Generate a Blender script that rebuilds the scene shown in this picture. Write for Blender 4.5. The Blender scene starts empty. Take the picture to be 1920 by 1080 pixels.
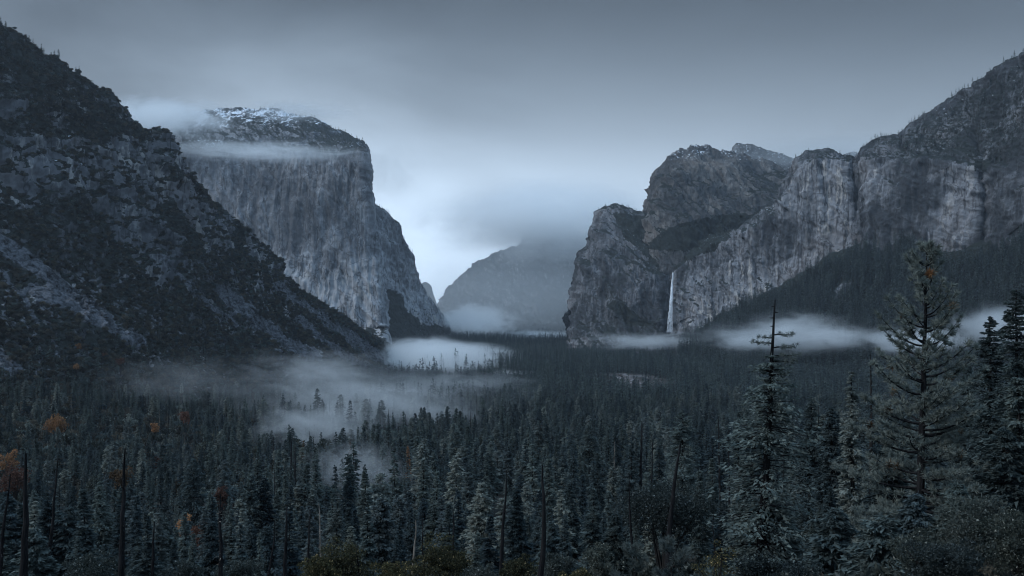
import bpy, math
import numpy as np

# ------------------------------------------------------------------ camera, sky, sun, exposure
sc = bpy.context.scene
col = sc.collection
F = 1663.0            # focal length in pixels of the 1920 px wide photograph
HY = 575.0            # horizon row
cam_d = bpy.data.cameras.new('camera')
cam_d.sensor_width = 36.0
cam_d.lens = F / 1920 * 36
cam_d.shift_y = (HY - 540) / 1920
cam_d.clip_start = 0.5
cam_d.clip_end = 40000
cam = bpy.data.objects.new('camera', cam_d)
cam.rotation_euler = (math.radians(90), 0, 0)
col.objects.link(cam)
sc.camera = cam

SUN_EL, SUN_AZ = math.radians(38), math.radians(-104)     # azimuth measured from +Y towards +X
world = bpy.data.worlds.new('World')
sc.world = world
world.use_nodes = True
wt = world.node_tree
wt.nodes.clear()


class NT:
    """tiny node helper"""
    def __init__(self, tree):
        self.t = tree
    def n(self, typ, **kw):
        nd = self.t.nodes.new(typ)
        for k, v in kw.items():
            if k.startswith('_'):
                setattr(nd, k[1:], v)
        return nd
    def link(self, a, b):
        self.t.links.new(a, b)
    def val(self, x, sock):
        if hasattr(x, 'links'):
            self.t.links.new(x, sock)
        else:
            sock.default_value = x
    def math(self, op, a, b=0.0, c=0.0, clamp=False):
        nd = self.t.nodes.new('ShaderNodeMath'); nd.operation = op; nd.use_clamp = clamp
        self.val(a, nd.inputs[0]); self.val(b, nd.inputs[1]); self.val(c, nd.inputs[2])
        return nd.outputs[0]
    def mix(self, f, a, b, blend='MIX'):
        nd = self.t.nodes.new('ShaderNodeMix'); nd.data_type = 'RGBA'; nd.blend_type = blend
        self.val(f, nd.inputs[0])
        for s, x in ((nd.inputs[6], a), (nd.inputs[7], b)):
            if hasattr(x, 'links'):
                self.t.links.new(x, s)
            else:
                s.default_value = (*x, 1) if len(x) == 3 else x
        return nd.outputs[2]
    def smooth(self, x, lo, hi, a=0.0, b=1.0):
        nd = self.t.nodes.new('ShaderNodeMapRange'); nd.interpolation_type = 'SMOOTHSTEP'
        self.val(x, nd.inputs[0])
        for i, v in zip((1, 2, 3, 4), (lo, hi, a, b)):
            nd.inputs[i].default_value = v
        return nd.outputs[0]
    def mapping(self, vec, scale=(1, 1, 1), loc=(0, 0, 0), rot=(0, 0, 0)):
        nd = self.t.nodes.new('ShaderNodeMapping')
        self.t.links.new(vec, nd.inputs[0])
        nd.inputs[1].default_value = loc; nd.inputs[2].default_value = rot; nd.inputs[3].default_value = scale
        return nd.outputs[0]
    def noise(self, vec, scale=1.0, detail=4, rough=0.55, dist=0.0, typ='FBM'):
        nd = self.t.nodes.new('ShaderNodeTexNoise')
        try: nd.noise_type = typ
        except Exception: pass
        self.t.links.new(vec, nd.inputs['Vector'])
        nd.inputs['Scale'].default_value = scale; nd.inputs['Detail'].default_value = detail
        nd.inputs['Roughness'].default_value = rough; nd.inputs['Distortion'].default_value = dist
        return nd.outputs[0]


w = NT(wt)
tc = w.n('ShaderNodeTexCoord')
sky = w.n('ShaderNodeTexSky')
sky.sky_type = 'NISHITA'; sky.sun_disc = False
sky.sun_elevation = SUN_EL; sky.sun_rotation = SUN_AZ
sky.air_density = 1.0; sky.dust_density = 2.0
gen = tc.outputs['Generated']
sep = w.n('ShaderNodeSeparateXYZ'); w.link(gen, sep.inputs[0])
gl = w.n('ShaderNodeVectorMath'); gl.operation = 'DOT_PRODUCT'
w.link(gen, gl.inputs[0])
_ga, _ge = math.radians(-4.5), math.radians(2.0)
gl.inputs[1].default_value = (math.sin(_ga) * math.cos(_ge), math.cos(_ga) * math.cos(_ge), math.sin(_ge))
# thin cloud in the direction of the glow, heavier deck away from it
el = w.math('ABSOLUTE', sep.outputs[2])
dz = w.math('DIVIDE', w.math('SUBTRACT', sep.outputs[2], 0.03), 0.185)
dx = w.math('DIVIDE', w.math('ADD', sep.outputs[0], 0.03), 0.78)
rr = w.math('SQRT', w.math('ADD', w.math('MULTIPLY', dz, dz), w.math('MULTIPLY', dx, dx)))
glow = w.math('EXPONENT', w.math('MULTIPLY', w.math('POWER', rr, 1.55), -1.15))
glow = w.math('MULTIPLY', glow, w.smooth(sep.outputs[1], -0.2, 0.5))
m1 = w.mapping(gen, scale=(3.0, 3.0, 7.0), rot=(0, math.radians(-12), 0))
n1 = w.noise(m1, 1.3, 5, 0.5, 0.3)
m2 = w.mapping(gen, scale=(1.5, 1.5, 5.0), loc=(3.1, 0.4, 1.0), rot=(0, math.radians(20), 0))
n2 = w.noise(m2, 1.1, 3, 0.45, 0.2)
nn = w.math('ADD', w.math('MULTIPLY', w.math('SUBTRACT', n1, 0.5), 1.6), w.math('MULTIPLY', w.math('SUBTRACT', n2, 0.5), 1.5))
leftw = w.smooth(sep.outputs[0], 0.12, -0.25, 0.22, 1.0)       # clouds have more structure over the left wall
nn = w.math('MULTIPLY', nn, leftw)
cl = w.math('MULTIPLY', glow, w.math('ADD', 1.0, w.math('MULTIPLY', nn, 0.75)))
deck = w.math('ADD', 1.0, w.math('MULTIPLY', nn, 1.3))
darkc = w.mix(1.0, (0.24, 0.335, 0.44), deck, 'MULTIPLY')
up = w.smooth(sep.outputs[2], 0.36, 0.78)
darkc = w.mix(up, darkc, (6.2, 9.5, 13.6))
back = w.smooth(sep.outputs[1], 0.15, -0.7)          # deck brightened out of sight behind the viewer, to light the facing slopes
darkc = w.mix(w.math('MULTIPLY', back, 0.9), darkc, (2.5, 3.9, 5.6))
cloud = w.mix(1.0, darkc, w.mix(1.0, (7.6, 9.4, 11.5), cl, 'MULTIPLY'), 'ADD')
skyc = w.mix(0.93, sky.outputs[0], cloud)
bg = w.n('ShaderNodeBackground'); w.link(skyc, bg.inputs[0]); bg.inputs[1].default_value = 0.1
wo = w.n('ShaderNodeOutputWorld'); w.link(bg.outputs[0], wo.inputs[0])

sun_d = bpy.data.lights.new('sun', 'SUN')
sun_d.energy = 1.4; sun_d.angle = math.radians(11); sun_d.color = (0.90, 0.95, 1.0)
sun = bpy.data.objects.new('sun', sun_d)
_s = (math.sin(SUN_AZ) * math.cos(SUN_EL), math.cos(SUN_AZ) * math.cos(SUN_EL), math.sin(SUN_EL))
import mathutils
sun.rotation_euler = mathutils.Vector(_s).to_track_quat('Z', 'Y').to_euler()
sun.location = (0, 0, 2000)
col.objects.link(sun)

vs = sc.view_settings
vs.view_transform = 'Standard'; vs.look = 'None'; vs.exposure = 0.28; vs.gamma = 1.0
try: vs.use_curve_mapping = False
except Exception: pass
cy = sc.cycles
cy.use_denoising = True
try: cy.denoiser = 'OPENIMAGEDENOISE'; cy.denoising_prefilter = 'ACCURATE'
except Exception: pass
cy.use_adaptive_sampling = True; cy.adaptive_threshold = 0.006
cy.filter_width = 1.05
cy.max_bounces = 16; cy.diffuse_bounces = 2; cy.glossy_bounces = 1; cy.transmission_bounces = 2
cy.volume_bounces = 16; cy.transparent_max_bounces = 8
cy.volume_step_rate = 1.0; cy.volume_preview_step_rate = 1.0; cy.volume_max_steps = 96
cy.use_fast_gi = False
world.cycles.sampling_method = 'MANUAL'; world.cycles.sample_map_resolution = 512

RNG = np.random.default_rng(11)

# ------------------------------------------------------------------ numeric helpers
def wp(px, py, Y):
    """a place seen at photo pixel (px, py) and Y metres ahead"""
    px, py, Y = np.broadcast_arrays(np.asarray(px, float), np.asarray(py, float), np.asarray(Y, float))
    return np.stack([(px - 960) / F * Y, Y, (HY - py) / F * Y], -1)

def pix(P):
    Y = np.maximum(P[..., 1], 1.0)
    return 960 + P[..., 0] / Y * F, HY - P[..., 2] / Y * F

_perm = np.random.default_rng(5).permutation(1024).astype(np.int64)
_g = np.random.default_rng(6).normal(size=(1024, 3)); _g /= np.linalg.norm(_g, axis=1)[:, None]
def pnoise(P):
    """gradient noise, about -1..1"""
    P = np.asarray(P, float)
    i = np.floor(P).astype(np.int64); f = P - i
    u = f * f * f * (f * (f * 6 - 15) + 10)
    def h(a, b, c):
        q = _perm[(a) & 1023]; q = _perm[(q + b) & 1023]; q = _perm[(q + c) & 1023]
        return _g[q]
    out = 0
    for a in (0, 1):
        for b in (0, 1):
            for c in (0, 1):
                g = h(i[..., 0] + a, i[..., 1] + b, i[..., 2] + c)
                d = (g * (f - np.array([a, b, c]))).sum(-1)
                wgt = (u[..., 0] if a else 1 - u[..., 0]) * (u[..., 1] if b else 1 - u[..., 1]) * (u[..., 2] if c else 1 - u[..., 2])
                out = out + wgt * d
    return out * 1.6
def fbm(P, octv=4, rough=0.5, ridge=False):
    s = 0; a = 1.0; t = 0; P = np.asarray(P, float)
    for k in range(octv):
        v = pnoise(P * (2.03 ** k) + 17.3 * k)
        if ridge: v = 1 - 2 * np.abs(v)
        s = s + a * v; t += a; a *= rough
    return s / t
def sstep(x, lo, hi):
    t = np.clip((x - lo) / (hi - lo), 0, 1); return t * t * (3 - 2 * t)
def inpoly(x, y, poly):
    c = np.zeros(x.shape, bool); n = len(poly)
    for i in range(n):
        x0, y0 = poly[i]; x1, y1 = poly[(i + 1) % n]
        if y0 == y1: continue
        k = ((y0 > y) != (y1 > y)) & (x < (x1 - x0) * (y - y0) / (y1 - y0) + x0)
        c ^= k
    return c
def segdist(x, y, pts):
    d = np.full(x.shape, 1e9)
    for (x0, y0), (x1, y1) in zip(pts[:-1], pts[1:]):
        vx, vy = x1 - x0, y1 - y0; L = vx * vx + vy * vy
        t = np.clip(((x - x0) * vx + (y - y0) * vy) / L, 0, 1)
        d = np.minimum(d, np.hypot(x - x0 - t * vx, y - y0 - t * vy))
    return d

def mesh_np(name, V, faces, mats, parent=None, midx=None, smooth=False, attrs=None, link=True):
    """faces: (n,3) or (n,4) int array"""
    faces = np.asarray(faces, np.int32); k = faces.shape[1]
    me = bpy.data.meshes.new(name)
    me.vertices.add(len(V)); me.vertices.foreach_set('co', np.asarray(V, np.float32).ravel())
    me.loops.add(faces.size); me.loops.foreach_set('vertex_index', faces.ravel())
    me.polygons.add(len(faces))
    me.polygons.foreach_set('loop_start', np.arange(len(faces), dtype=np.int32) * k)
    me.polygons.foreach_set('loop_total', np.full(len(faces), k, np.int32))
    for m in (mats if isinstance(mats, (list, tuple)) else [mats]): me.materials.append(m)
    if midx is not None: me.polygons.foreach_set('material_index', np.asarray(midx, np.int32))
    me.update(calc_edges=True)
    me.polygons.foreach_set('use_smooth', np.full(len(faces), smooth, bool))
    for an, av in (attrs or {}).items():
        av = np.asarray(av, np.float32)
        if av.ndim == 1:
            at = me.attributes.new(an, 'FLOAT', 'POINT'); at.data.foreach_set('value', av)
        else:
            at = me.attributes.new(an, 'FLOAT_VECTOR', 'POINT'); at.data.foreach_set('vector', av.ravel())
    if not link: return me
    o = bpy.data.objects.new(name, me); col.objects.link(o)
    if parent: o.parent = parent
    return o
def grid_faces(r, c):
    i = np.arange(r * c).reshape(r, c)
    return np.stack([i[:-1, :-1], i[:-1, 1:], i[1:, 1:], i[1:, :-1]], -1).reshape(-1, 4)
def grid_normals(P):
    du = np.gradient(P, axis=1); dv = np.gradient(P, axis=0)
    n = np.cross(du, dv); n /= np.maximum(np.linalg.norm(n, axis=-1, keepdims=True), 1e-9)
    return n
def tag(o, label=None, cat=None, group=None, kind=None):
    if label: o['label'] = label
    if cat: o['category'] = cat
    if group: o['group'] = group
    if kind: o['kind'] = kind
    return o

# ------------------------------------------------------------------ materials
def new_mat(name):
    m = bpy.data.materials.new(name); m.use_nodes = True; m.node_tree.nodes.clear()
    return m, NT(m.node_tree)
def finish(m, t, colour, rough=0.9, bump=None, bdist=1.0, bstr=1.0, spec=0.15, nrm=None):
    b = t.n('ShaderNodeBsdfPrincipled'); o = t.n('ShaderNodeOutputMaterial')
    t.val(colour if hasattr(colour, 'links') else (*colour, 1), b.inputs['Base Color'])
    t.val(rough, b.inputs['Roughness']); b.inputs['Specular IOR Level'].default_value = spec
    if bump is not None:
        bp = t.n('ShaderNodeBump'); bp.inputs['Strength'].default_value = bstr; bp.inputs['Distance'].default_value = bdist
        t.link(bump, bp.inputs['Height']); t.link(bp.outputs[0], b.inputs['Normal'])
    t.link(b.outputs[0], o.inputs[0])
    m.cycles.use_transparent_shadow = False
    return m

def rock_mat(name, dark=(0.09, 0.094, 0.10), light=(0.30, 0.295, 0.285), stain=0.65, streak=1.0, veg=(0.012, 0.0145, 0.013),
             warm=0.25, bd=2.0, contrast=1.0):
    m, t = new_mat(name)
    g = t.n('ShaderNodeNewGeometry'); P = g.outputs['Position']
    at = lambda a: (lambda n_: (setattr(n_, 'attribute_name', a), n_.outputs['Fac'])[1])(t.n('ShaderNodeAttribute'))
    big = t.noise(P, 1 / 170, 4, 0.6)
    st = t.noise(t.mapping(P, (1 / 30, 1 / 30, 1 / 520)), 1.0, 6, 0.68, 0.15)
    st2 = t.noise(t.mapping(P, (1 / 11, 1 / 11, 1 / 260)), 1.0, 4, 0.6, 0.2)
    med = t.noise(P, 1 / 28, 6, 0.66)
    crk = t.noise(t.mapping(P, (1 / 60, 1 / 60, 1 / 110), rot=(0.3, 0.5, 0)), 1.0, 4, 0.6, 1.2, 'RIDGED_MULTIFRACTAL')
    base = t.math('ADD', t.math('MULTIPLY', med, 0.34), t.math('ADD', t.math('MULTIPLY', big, 0.7), t.math('ADD', t.math('MULTIPLY', st, 0.5 * streak), t.math('MULTIPLY', t.math('SUBTRACT', at('pale'), 0.5), 0.16))))
    mid = 0.5 * (1.04 + 0.5 * streak); lo, hi = mid - 0.27 / contrast, mid + 0.27 / contrast
    base = t.smooth(base, lo, hi)
    c = t.mix(base, dark, light)
    # dark water stains running down the face
    sm = t.math('MULTIPLY', t.smooth(st2, 0.50, 0.64), t.smooth(st, 0.42, 0.56))
    c = t.mix(t.math('MULTIPLY', sm, stain), c, (0.035, 0.036, 0.042))
    # joints and cracks: upright ones and slanting ones
    for mp_, wd, am in (((1 / 52, 1 / 52, 1 / 420), 0.022, 0.75), ((1 / 120, 1 / 120, 1 / 75), 0.016, 0.55)):
        cn = t.noise(t.mapping(P, mp_, rot=(0.0, 0.0 if wd > .02 else 0.75, 0.4)), 1.0, 3, 0.55, 0.3)
        ln_ = t.smooth(t.math('ABSOLUTE', t.math('SUBTRACT', cn, 0.5)), 0.0, wd, am, 0.0)
        c = t.mix(ln_, c, (0.03, 0.032, 0.037))
    # fresh pale scars
    sc_ = t.math('MULTIPLY', t.smooth(t.noise(t.mapping(P, (1 / 26, 1 / 26, 1 / 150)), 1.0, 5, 0.7, 0.4), 0.53, 0.62), t.smooth(big, 0.40, 0.56))
    c = t.mix(t.math('MULTIPLY', sc_, at('pale')), c, (0.40, 0.385, 0.37))
    c = t.mix(t.math('MULTIPLY', t.smooth(big, 0.52, 0.68), warm), c, (0.15, 0.115, 0.095))
    # vegetation and snow, from where they can lie
    v = t.smooth(t.math('ADD', at('veg'), t.math('MULTIPLY', t.math('SUBTRACT', t.noise(P, 1 / 9, 4, 0.7), 0.5), 1.4)), 0.40, 0.62)
    vc = t.mix(t.noise(P, 1 / 14, 3), veg, tuple(x * 2.1 for x in veg))
    c = t.mix(v, c, vc)
    tl = t.smooth(t.math('ADD', at('talus'), t.math('MULTIPLY', t.math('SUBTRACT', t.noise(P, 1 / 12, 4, 0.7), 0.5), 1.0)), 0.42, 0.6)
    tc_ = t.mix(t.smooth(t.noise(P, 1 / 6.0, 4, 0.85), 0.35, 0.65), (0.028, 0.030, 0.034), (0.13, 0.135, 0.15))
    c = t.mix(tl, c, tc_)
    s = t.smooth(t.math('ADD', at('snow'), t.math('MULTIPLY', t.math('SUBTRACT', t.noise(P, 1 / 11, 5, 0.75), 0.5), 1.7)), 0.46, 0.60)
    c = t.mix(s, c, (0.72, 0.76, 0.82))
    bh = t.math('ADD', t.noise(P, 1 / 7, 5, 0.7), t.math('ADD', t.math('MULTIPLY', st2, 1.2), t.math('MULTIPLY', crk, 0.25)))
    return finish(m, t, c, 0.92, bh, bd, 1.0, 0.12)

M = {}
M['elcap'] = rock_mat('pale_granite', dark=(0.085, 0.09, 0.10), light=(0.37, 0.385, 0.41), stain=0.55, streak=1.3, bd=3, contrast=1.4)
M['cliff'] = rock_mat('streaked_granite', dark=(0.038, 0.041, 0.046), light=(0.225, 0.236, 0.258), stain=0.85, streak=1.4, warm=0.22, bd=3, contrast=1.7)
M['back'] = rock_mat('back_granite', dark=(0.056, 0.059, 0.063), light=(0.175, 0.168, 0.161), stain=0.5, streak=0.9, warm=0.3, bd=6, contrast=1.6)
M['slope'] = rock_mat('broken_granite', dark=(0.020, 0.021, 0.024), light=(0.165, 0.17, 0.185), stain=0.3, streak=0.3, warm=0.30, bd=3, contrast=1.7)
M['far'] = rock_mat('far_granite', dark=(0.03, 0.034, 0.038), light=(0.12, 0.122, 0.125), stain=0.2, streak=0.8, bd=10, contrast=1.6)

def ground_mat():
    m, t = new_mat('forest_floor')
    g = t.n('ShaderNodeNewGeometry'); P = g.outputs['Position']
    n = t.noise(P, 1 / 14, 6, 0.65)
    c = t.mix(t.smooth(n, 0.35, 0.7), (0.010, 0.011, 0.010), (0.028, 0.026, 0.022))
    an = t.n('ShaderNodeAttribute'); an.attribute_name = 'meadow'
    mc = t.mix(t.smooth(t.noise(P, 1 / 22, 5, 0.7), 0.45, 0.62), (0.07, 0.055, 0.05), (0.20, 0.19, 0.19))
    c = t.mix(an.outputs['Fac'], c, mc)
    return finish(m, t, c, 0.95, t.noise(P, 1 / 2.5, 5, 0.7), 0.4)
M['ground'] = ground_mat()

def leaf_mat(name, a, b, scale=0.35, hi=None, rough=0.75):
    m, t = new_mat(name)
    g = t.n('ShaderNodeNewGeometry'); oi = t.n('ShaderNodeObjectInfo')
    r1 = g.outputs['Random Per Island']
    tco = t.n('ShaderNodeTexCoord')
    n = t.noise(tco.outputs['Object'], scale, 3, 0.6)
    f = t.math('ADD', t.math('MULTIPLY', r1, 0.5), t.math('ADD', t.math('MULTIPLY', t.math('SUBTRACT', n, 0.5), 1.3), t.math('MULTIPLY', oi.outputs['Random'], 0.45)), clamp=True)
    c = t.mix(f, a, b)
    if hi: c = t.mix(t.smooth(r1, 0.90, 0.97), c, hi)
    # whole-tree tint
    wn = t.n('ShaderNodeTexWhiteNoise'); wn.noise_dimensions = '1D'; t.link(oi.outputs['Random'], wn.inputs['W'])
    tint = t.mix(wn.outputs[0], (0.58, 0.64, 0.72), (1.5, 1.42, 1.3))
    c = t.mix(1.0, c, tint, 'MULTIPLY')
    b_ = t.n('ShaderNodeBsdfDiffuse'); t.link(c, b_.inputs[0]); tr = t.n('ShaderNodeBsdfTranslucent'); t.link(c, tr.inputs[0])
    mx = t.n('ShaderNodeMixShader'); mx.inputs[0].default_value = 0.25
    t.link(b_.outputs[0], mx.inputs[1]); t.link(tr.outputs[0], mx.inputs[2])
    o = t.n('ShaderNodeOutputMaterial'); t.link(mx.outputs[0], o.inputs[0])
    return m
M['fir'] = leaf_mat('fir_needles', (0.026, 0.038, 0.040), (0.135, 0.168, 0.165))
M['pine'] = leaf_mat('pine_needles', (0.060, 0.074, 0.070), (0.22, 0.245, 0.23))
M['great'] = leaf_mat('long_pine_needles', (0.085, 0.100, 0.092), (0.26, 0.29, 0.265))
M['oak'] = leaf_mat('oak_leaves', (0.020, 0.026, 0.024), (0.088, 0.100, 0.090), 0.6, hi=(0.20, 0.215, 0.20))
M['olive'] = leaf_mat('olive_leaves', (0.042, 0.042, 0.024), (0.120, 0.108, 0.060), 0.8, hi=(0.34, 0.26, 0.13))
M['brush'] = leaf_mat('brush_leaves', (0.030, 0.031, 0.028), (0.125, 0.116, 0.096), 0.3)
M['autumn'] = leaf_mat('autumn_leaves', (0.16, 0.085, 0.045), (0.46, 0.25, 0.13), 0.6)
M['russet'] = leaf_mat('russet_leaves', (0.075, 0.040, 0.032), (0.20, 0.105, 0.075), 0.6)
M['straw'] = leaf_mat('dead_needles', (0.080, 0.050, 0.030), (0.190, 0.120, 0.070), 0.6)
def bark_mat(name, a, b):
    m, t = new_mat(name)
    tco = t.n('ShaderNodeTexCoord')
    n = t.noise(t.mapping(tco.outputs['Object'], (3.5, 3.5, 0.6)), 1.0, 5, 0.65)
    return finish(m, t, t.mix(t.smooth(n, 0.35, 0.68), a, b), 0.9, n, 0.05)
M['bark'] = bark_mat('fir_bark', (0.012, 0.012, 0.012), (0.038, 0.034, 0.032))
M['char'] = bark_mat('charred_wood', (0.006, 0.006, 0.007), (0.022, 0.021, 0.022))
M['bare'] = bark_mat('weathered_wood', (0.10, 0.085, 0.07), (0.30, 0.26, 0.22))

# ------------------------------------------------------------------ terrain: the valley floor
_py = np.array([-2000, -200, 0, 30, 90, 180, 300, 500, 800, 1200, 1600, 2600, 6000, 14000])
_pz = np.array([60, 20, -4, -14, -30, -50, -68, -96, -128, -150, -160, -162, -165, -170])
def ground_z(x, y):
    z = np.interp(y, _py, _pz)
    near = np.exp(-(np.maximum(y, 0) / 420.0) ** 2)
    z = z + near * (np.clip(x, 0, 250) * 0.10 - np.clip(-x, 0, 250) * 0.02)
    z = z + sstep(-x, 0.06 * y + 20, 0.60 * y + 160) * 62 * sstep(y, 180, 850) * (1 - sstep(y, 1300, 2300))
    q = np.stack([x / 210.0, y / 210.0, np.zeros_like(x)], -1)
    z = z + 7 * fbm(q, 3) * sstep(y, 40, 260)
    z = z + 13 * np.exp(-((x - 250) / 130) ** 2 - ((y - 1960) / 130) ** 2)      # low rise that shows the clearing
    return z
def axis(lo, hi, fine_lo, fine_hi, step, grow=1.12):
    a = list(np.arange(fine_lo, fine_hi + step, step)); s = step
    while a[-1] < hi: s *= grow; a.append(min(a[-1] + s, hi))
    b = [a[0]]; s = step
    while b[-1] > lo: s *= grow; b.append(max(b[-1] - s, lo))
    return np.array(b[:0:-1] + a)
gx = axis(-9000, 9000, -1400, 1500, 14); gy = axis(-900, 12000, -20, 3000, 14)
GX, GY = np.meshgrid(gx, gy)
GZ = ground_z(GX, GY)
mead = np.exp(-(((GX - 262) / 62) ** 2 + ((GY - 1880) / 120) ** 2) ** 1.5)
mead = mead * sstep(fbm(np.stack([GX / 60, GY / 60, GX * 0], -1), 3), -0.5, 0.1)
GP = np.stack([GX, GY, GZ], -1)
ground = mesh_np('ground', GP.reshape(-1, 3), grid_faces(*GX.shape), M['ground'], smooth=True, attrs={'meadow': mead.ravel()})
tag(ground, 'dark forest floor running from the overlook down to the valley bottom', 'ground', kind='structure')

# ------------------------------------------------------------------ mountains
def smooth_axis(P, k, axis):
    if k < 1: return P
    P = np.moveaxis(P, axis, 0)
    a = 2 * P[:1] - P[k:0:-1]; b = 2 * P[-1:] - P[-2:-k - 2:-1]
    Q = np.concatenate([a, P, b], 0)
    ker = np.hanning(2 * k + 3)[1:-1]; ker /= ker.sum()
    out = sum(ker[i] * Q[i:i + len(P)] for i in range(2 * k + 1))
    return np.moveaxis(out, 0, axis)
def resample(C, n, axis, wt=None):
    C = np.moveaxis(C, axis, 0)
    d = np.linalg.norm(np.diff(C, axis=0), axis=-1).reshape(len(C) - 1, -1).mean(1)
    if wt is not None: d = d * np.asarray(wt, float)
    s = np.concatenate([[0], np.cumsum(d)]); t = np.linspace(0, s[-1], n)
    i = np.clip(np.searchsorted(s, t, 'right') - 1, 0, len(C) - 2)
    f = ((t - s[i]) / np.maximum(s[i + 1] - s[i], 1e-9)).reshape((-1,) + (1,) * (C.ndim - 1))
    return np.moveaxis(C[i] * (1 - f) + C[i + 1] * f, 0, axis)
def make_surface(rows, nu, nv, ks=(3, 3), vw=None, uw=None):
    C = np.array([[wp(*p) for p in r] for r in rows])
    P = resample(C, nv, 0, vw); P = resample(P, nu, 1, uw)
    return smooth_axis(smooth_axis(P, ks[0], 0), ks[1], 1)
def rows_from(toe, skyl, prof):
    toe = np.array(toe, float); skyl = np.array(skyl, float); out = []
    for p in prof:
        fy, fd = p[0], p[1]
        r = toe.copy(); r[:, :2] += (skyl[:, :2] - toe[:, :2]) * fy; r[:, 2] += (skyl[:, 2] - toe[:, 2]) * fd
        out.append(r.tolist())
    return out
def back_rows(skyl, d1=500, drop=0.5):
    s = np.array(skyl, float)
    W = wp(s[:, 0], s[:, 1], s[:, 2]); res = []
    for dY, fz in ((d1 * 0.25, 0.93), (d1, drop), (d1 * 1.8, 0.0)):
        Q = W.copy(); Q[:, 1] += dY; Q[:, 2] = -170 + (W[:, 2] + 170) * fz
        res.append(np.stack([Q[:, 0] / Q[:, 1] * F + 960, HY - Q[:, 2] / Q[:, 1] * F, Q[:, 1]], -1).tolist())
    return res

MTN = {}
def rocky(P, big=24, rib=12, med=5, fine=1.6, Lb=260, Lr=48, zr=420, Lm=34, seed=0.0, ledge=0.0, taper=None, cut=0.0):
    """push a smooth surface out and in along its normals: buttresses, vertical ribs, blocks, grain"""
    N = grid_normals(P)
    if N[..., 1].mean() > 0: N = -N
    steep = sstep(1 - np.abs(N[..., 2]), 0.25, 0.7)
    Q = P + seed
    d = big * fbm(Q / Lb, 3)
    wv = P + 5 * np.stack([fbm(Q / 90 + 3, 2), fbm(Q / 90 + 9, 2), 0 * Q[..., 0]], -1)
    d += rib * fbm(np.stack([wv[..., 0] / Lr, wv[..., 1] / Lr, wv[..., 2] / zr], -1), 4, 0.55, ridge=True) * (0.25 + 0.75 * steep)
    d += med * fbm(Q / Lm, 4, 0.55, ridge=True) + fine * fbm(Q / 7.5, 2)
    if cut:      # slanting cracks and flakes
        dd = fbm(np.stack([(P[..., 0] + 0.8 * P[..., 2]) / 55, P[..., 1] / 140, (P[..., 2] - 0.8 * P[..., 0]) / 260], -1) + seed, 3, 0.55, ridge=True)
        d += cut * dd
    if ledge:
        ph = (P[..., 2] + 40 * fbm(Q / 160, 3)) / 38.0
        d += ledge * (np.abs((ph % 1) - 0.5) * 2 - 0.5)
    if taper is not None: d = d * taper
    return P + N * d[..., None]
def face_nz(P):
    N = grid_normals(P)
    s = np.sign((N * (np.array([0, 0, 300.0]) - P)).sum(-1)); s[s == 0] = 1
    return (N * s[..., None]) 
def add_mountain(name, P, mat, label, veg=None, snow=None, talus=None, pale=0.7, thr=(0.55, 0.8)):
    N = grid_normals(smooth_axis(smooth_axis(P, 1, 0), 1, 1)); nz = np.abs(N[..., 2])
    px, py_ = pix(P)
    jx = px + 14 * fbm(P / 55, 4, 0.6) * (3000 / P[..., 1]) ** .5; jy = py_ + 12 * fbm(P / 55 + 7, 4, 0.6) * (3000 / P[..., 1]) ** .5
    v = sstep(nz, *thr)
    if veg is not None: v = veg(jx, jy, P, nz, v)
    z0 = np.zeros_like(v)
    s = z0 if snow is None else snow(px, py_, P, nz)
    tl = z0 if talus is None else talus(px, py_, P, nz)
    pl = np.full_like(v, pale) if not callable(pale) else pale(jx, jy, P, nz)
    v = v * (1 - tl)
    o = mesh_np(name, P.reshape(-1, 3), grid_faces(*P.shape[:2]), M[mat], smooth=True,
                attrs={'veg': v.ravel(), 'snow': s.ravel(), 'talus': tl.ravel(), 'pale': pl.ravel()})
    tag(o, label, 'cliff' if 'cliff' in name else 'mountain', kind='structure')
    MTN[name] = dict(P=P, N=N, nz=nz, px=px, py=py_, veg=v, talus=tl)
    return o

# --- the sheer monolith on the left, its snowy dome and its shadowed east shoulder
X = [235, 290, 350, 420, 490, 560, 615, 662, 682]
def row(xs, ys, Ys): return [(a, b, c) for a, b, c in zip(xs, ys, Ys)]
r_toe = row([235, 300, 370, 445, 520, 600, 665, 722, 727], [668] * 9, [3150, 3130, 3110, 3090, 3070, 3050, 3040, 3060, 3500])
r_b = row([235, 298, 365, 440, 515, 592, 655, 716, 720], [600, 600, 602, 605, 610, 612, 614, 618, 622], [3420, 3400, 3370, 3330, 3290, 3250, 3220, 3200, 3560])
r_m = row([235, 296, 360, 432, 505, 580, 640, 702, 705], [450] * 9, [3520, 3500, 3460, 3410, 3370, 3330, 3290, 3270, 3640])
r_n = row([235, 294, 355, 425, 497, 570, 625, 685, 687], [365] * 9, [3570, 3550, 3500, 3450, 3410, 3370, 3330, 3310, 3700])
r_r = row([235, 292, 352, 422, 492, 562, 618, 679, 681], [300, 290, 283, 280, 282, 284, 286, 290, 300], [3620, 3600, 3540, 3490, 3450, 3410, 3370, 3350, 3740])
r_d = row([232, 288, 350, 422, 494, 562, 618, 676, 679], [278, 262, 248, 240, 238, 248, 262, 272, 276], [3820, 3800, 3760, 3700, 3660, 3620, 3580, 3520, 3800])
r_s = row([232, 285, 345, 410, 480, 520, 590, 668, 676], [270, 238, 212, 208, 212, 206, 232, 264, 270], [4100, 4080, 4050, 4020, 3990, 3960, 3880, 3760, 3860])
P = make_surface([r_toe, r_b, r_m, r_n, r_r, r_d, r_s] + back_rows(r_s, 700), 420, 470, (2, 2), vw=[1.2, 1, 1, 1, 1, 1, .3, .3, .2])
P = rocky(P, 30, 17, 4, 1.6, 300, 62, 1400, 40, 3.1, cut=14)
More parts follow.
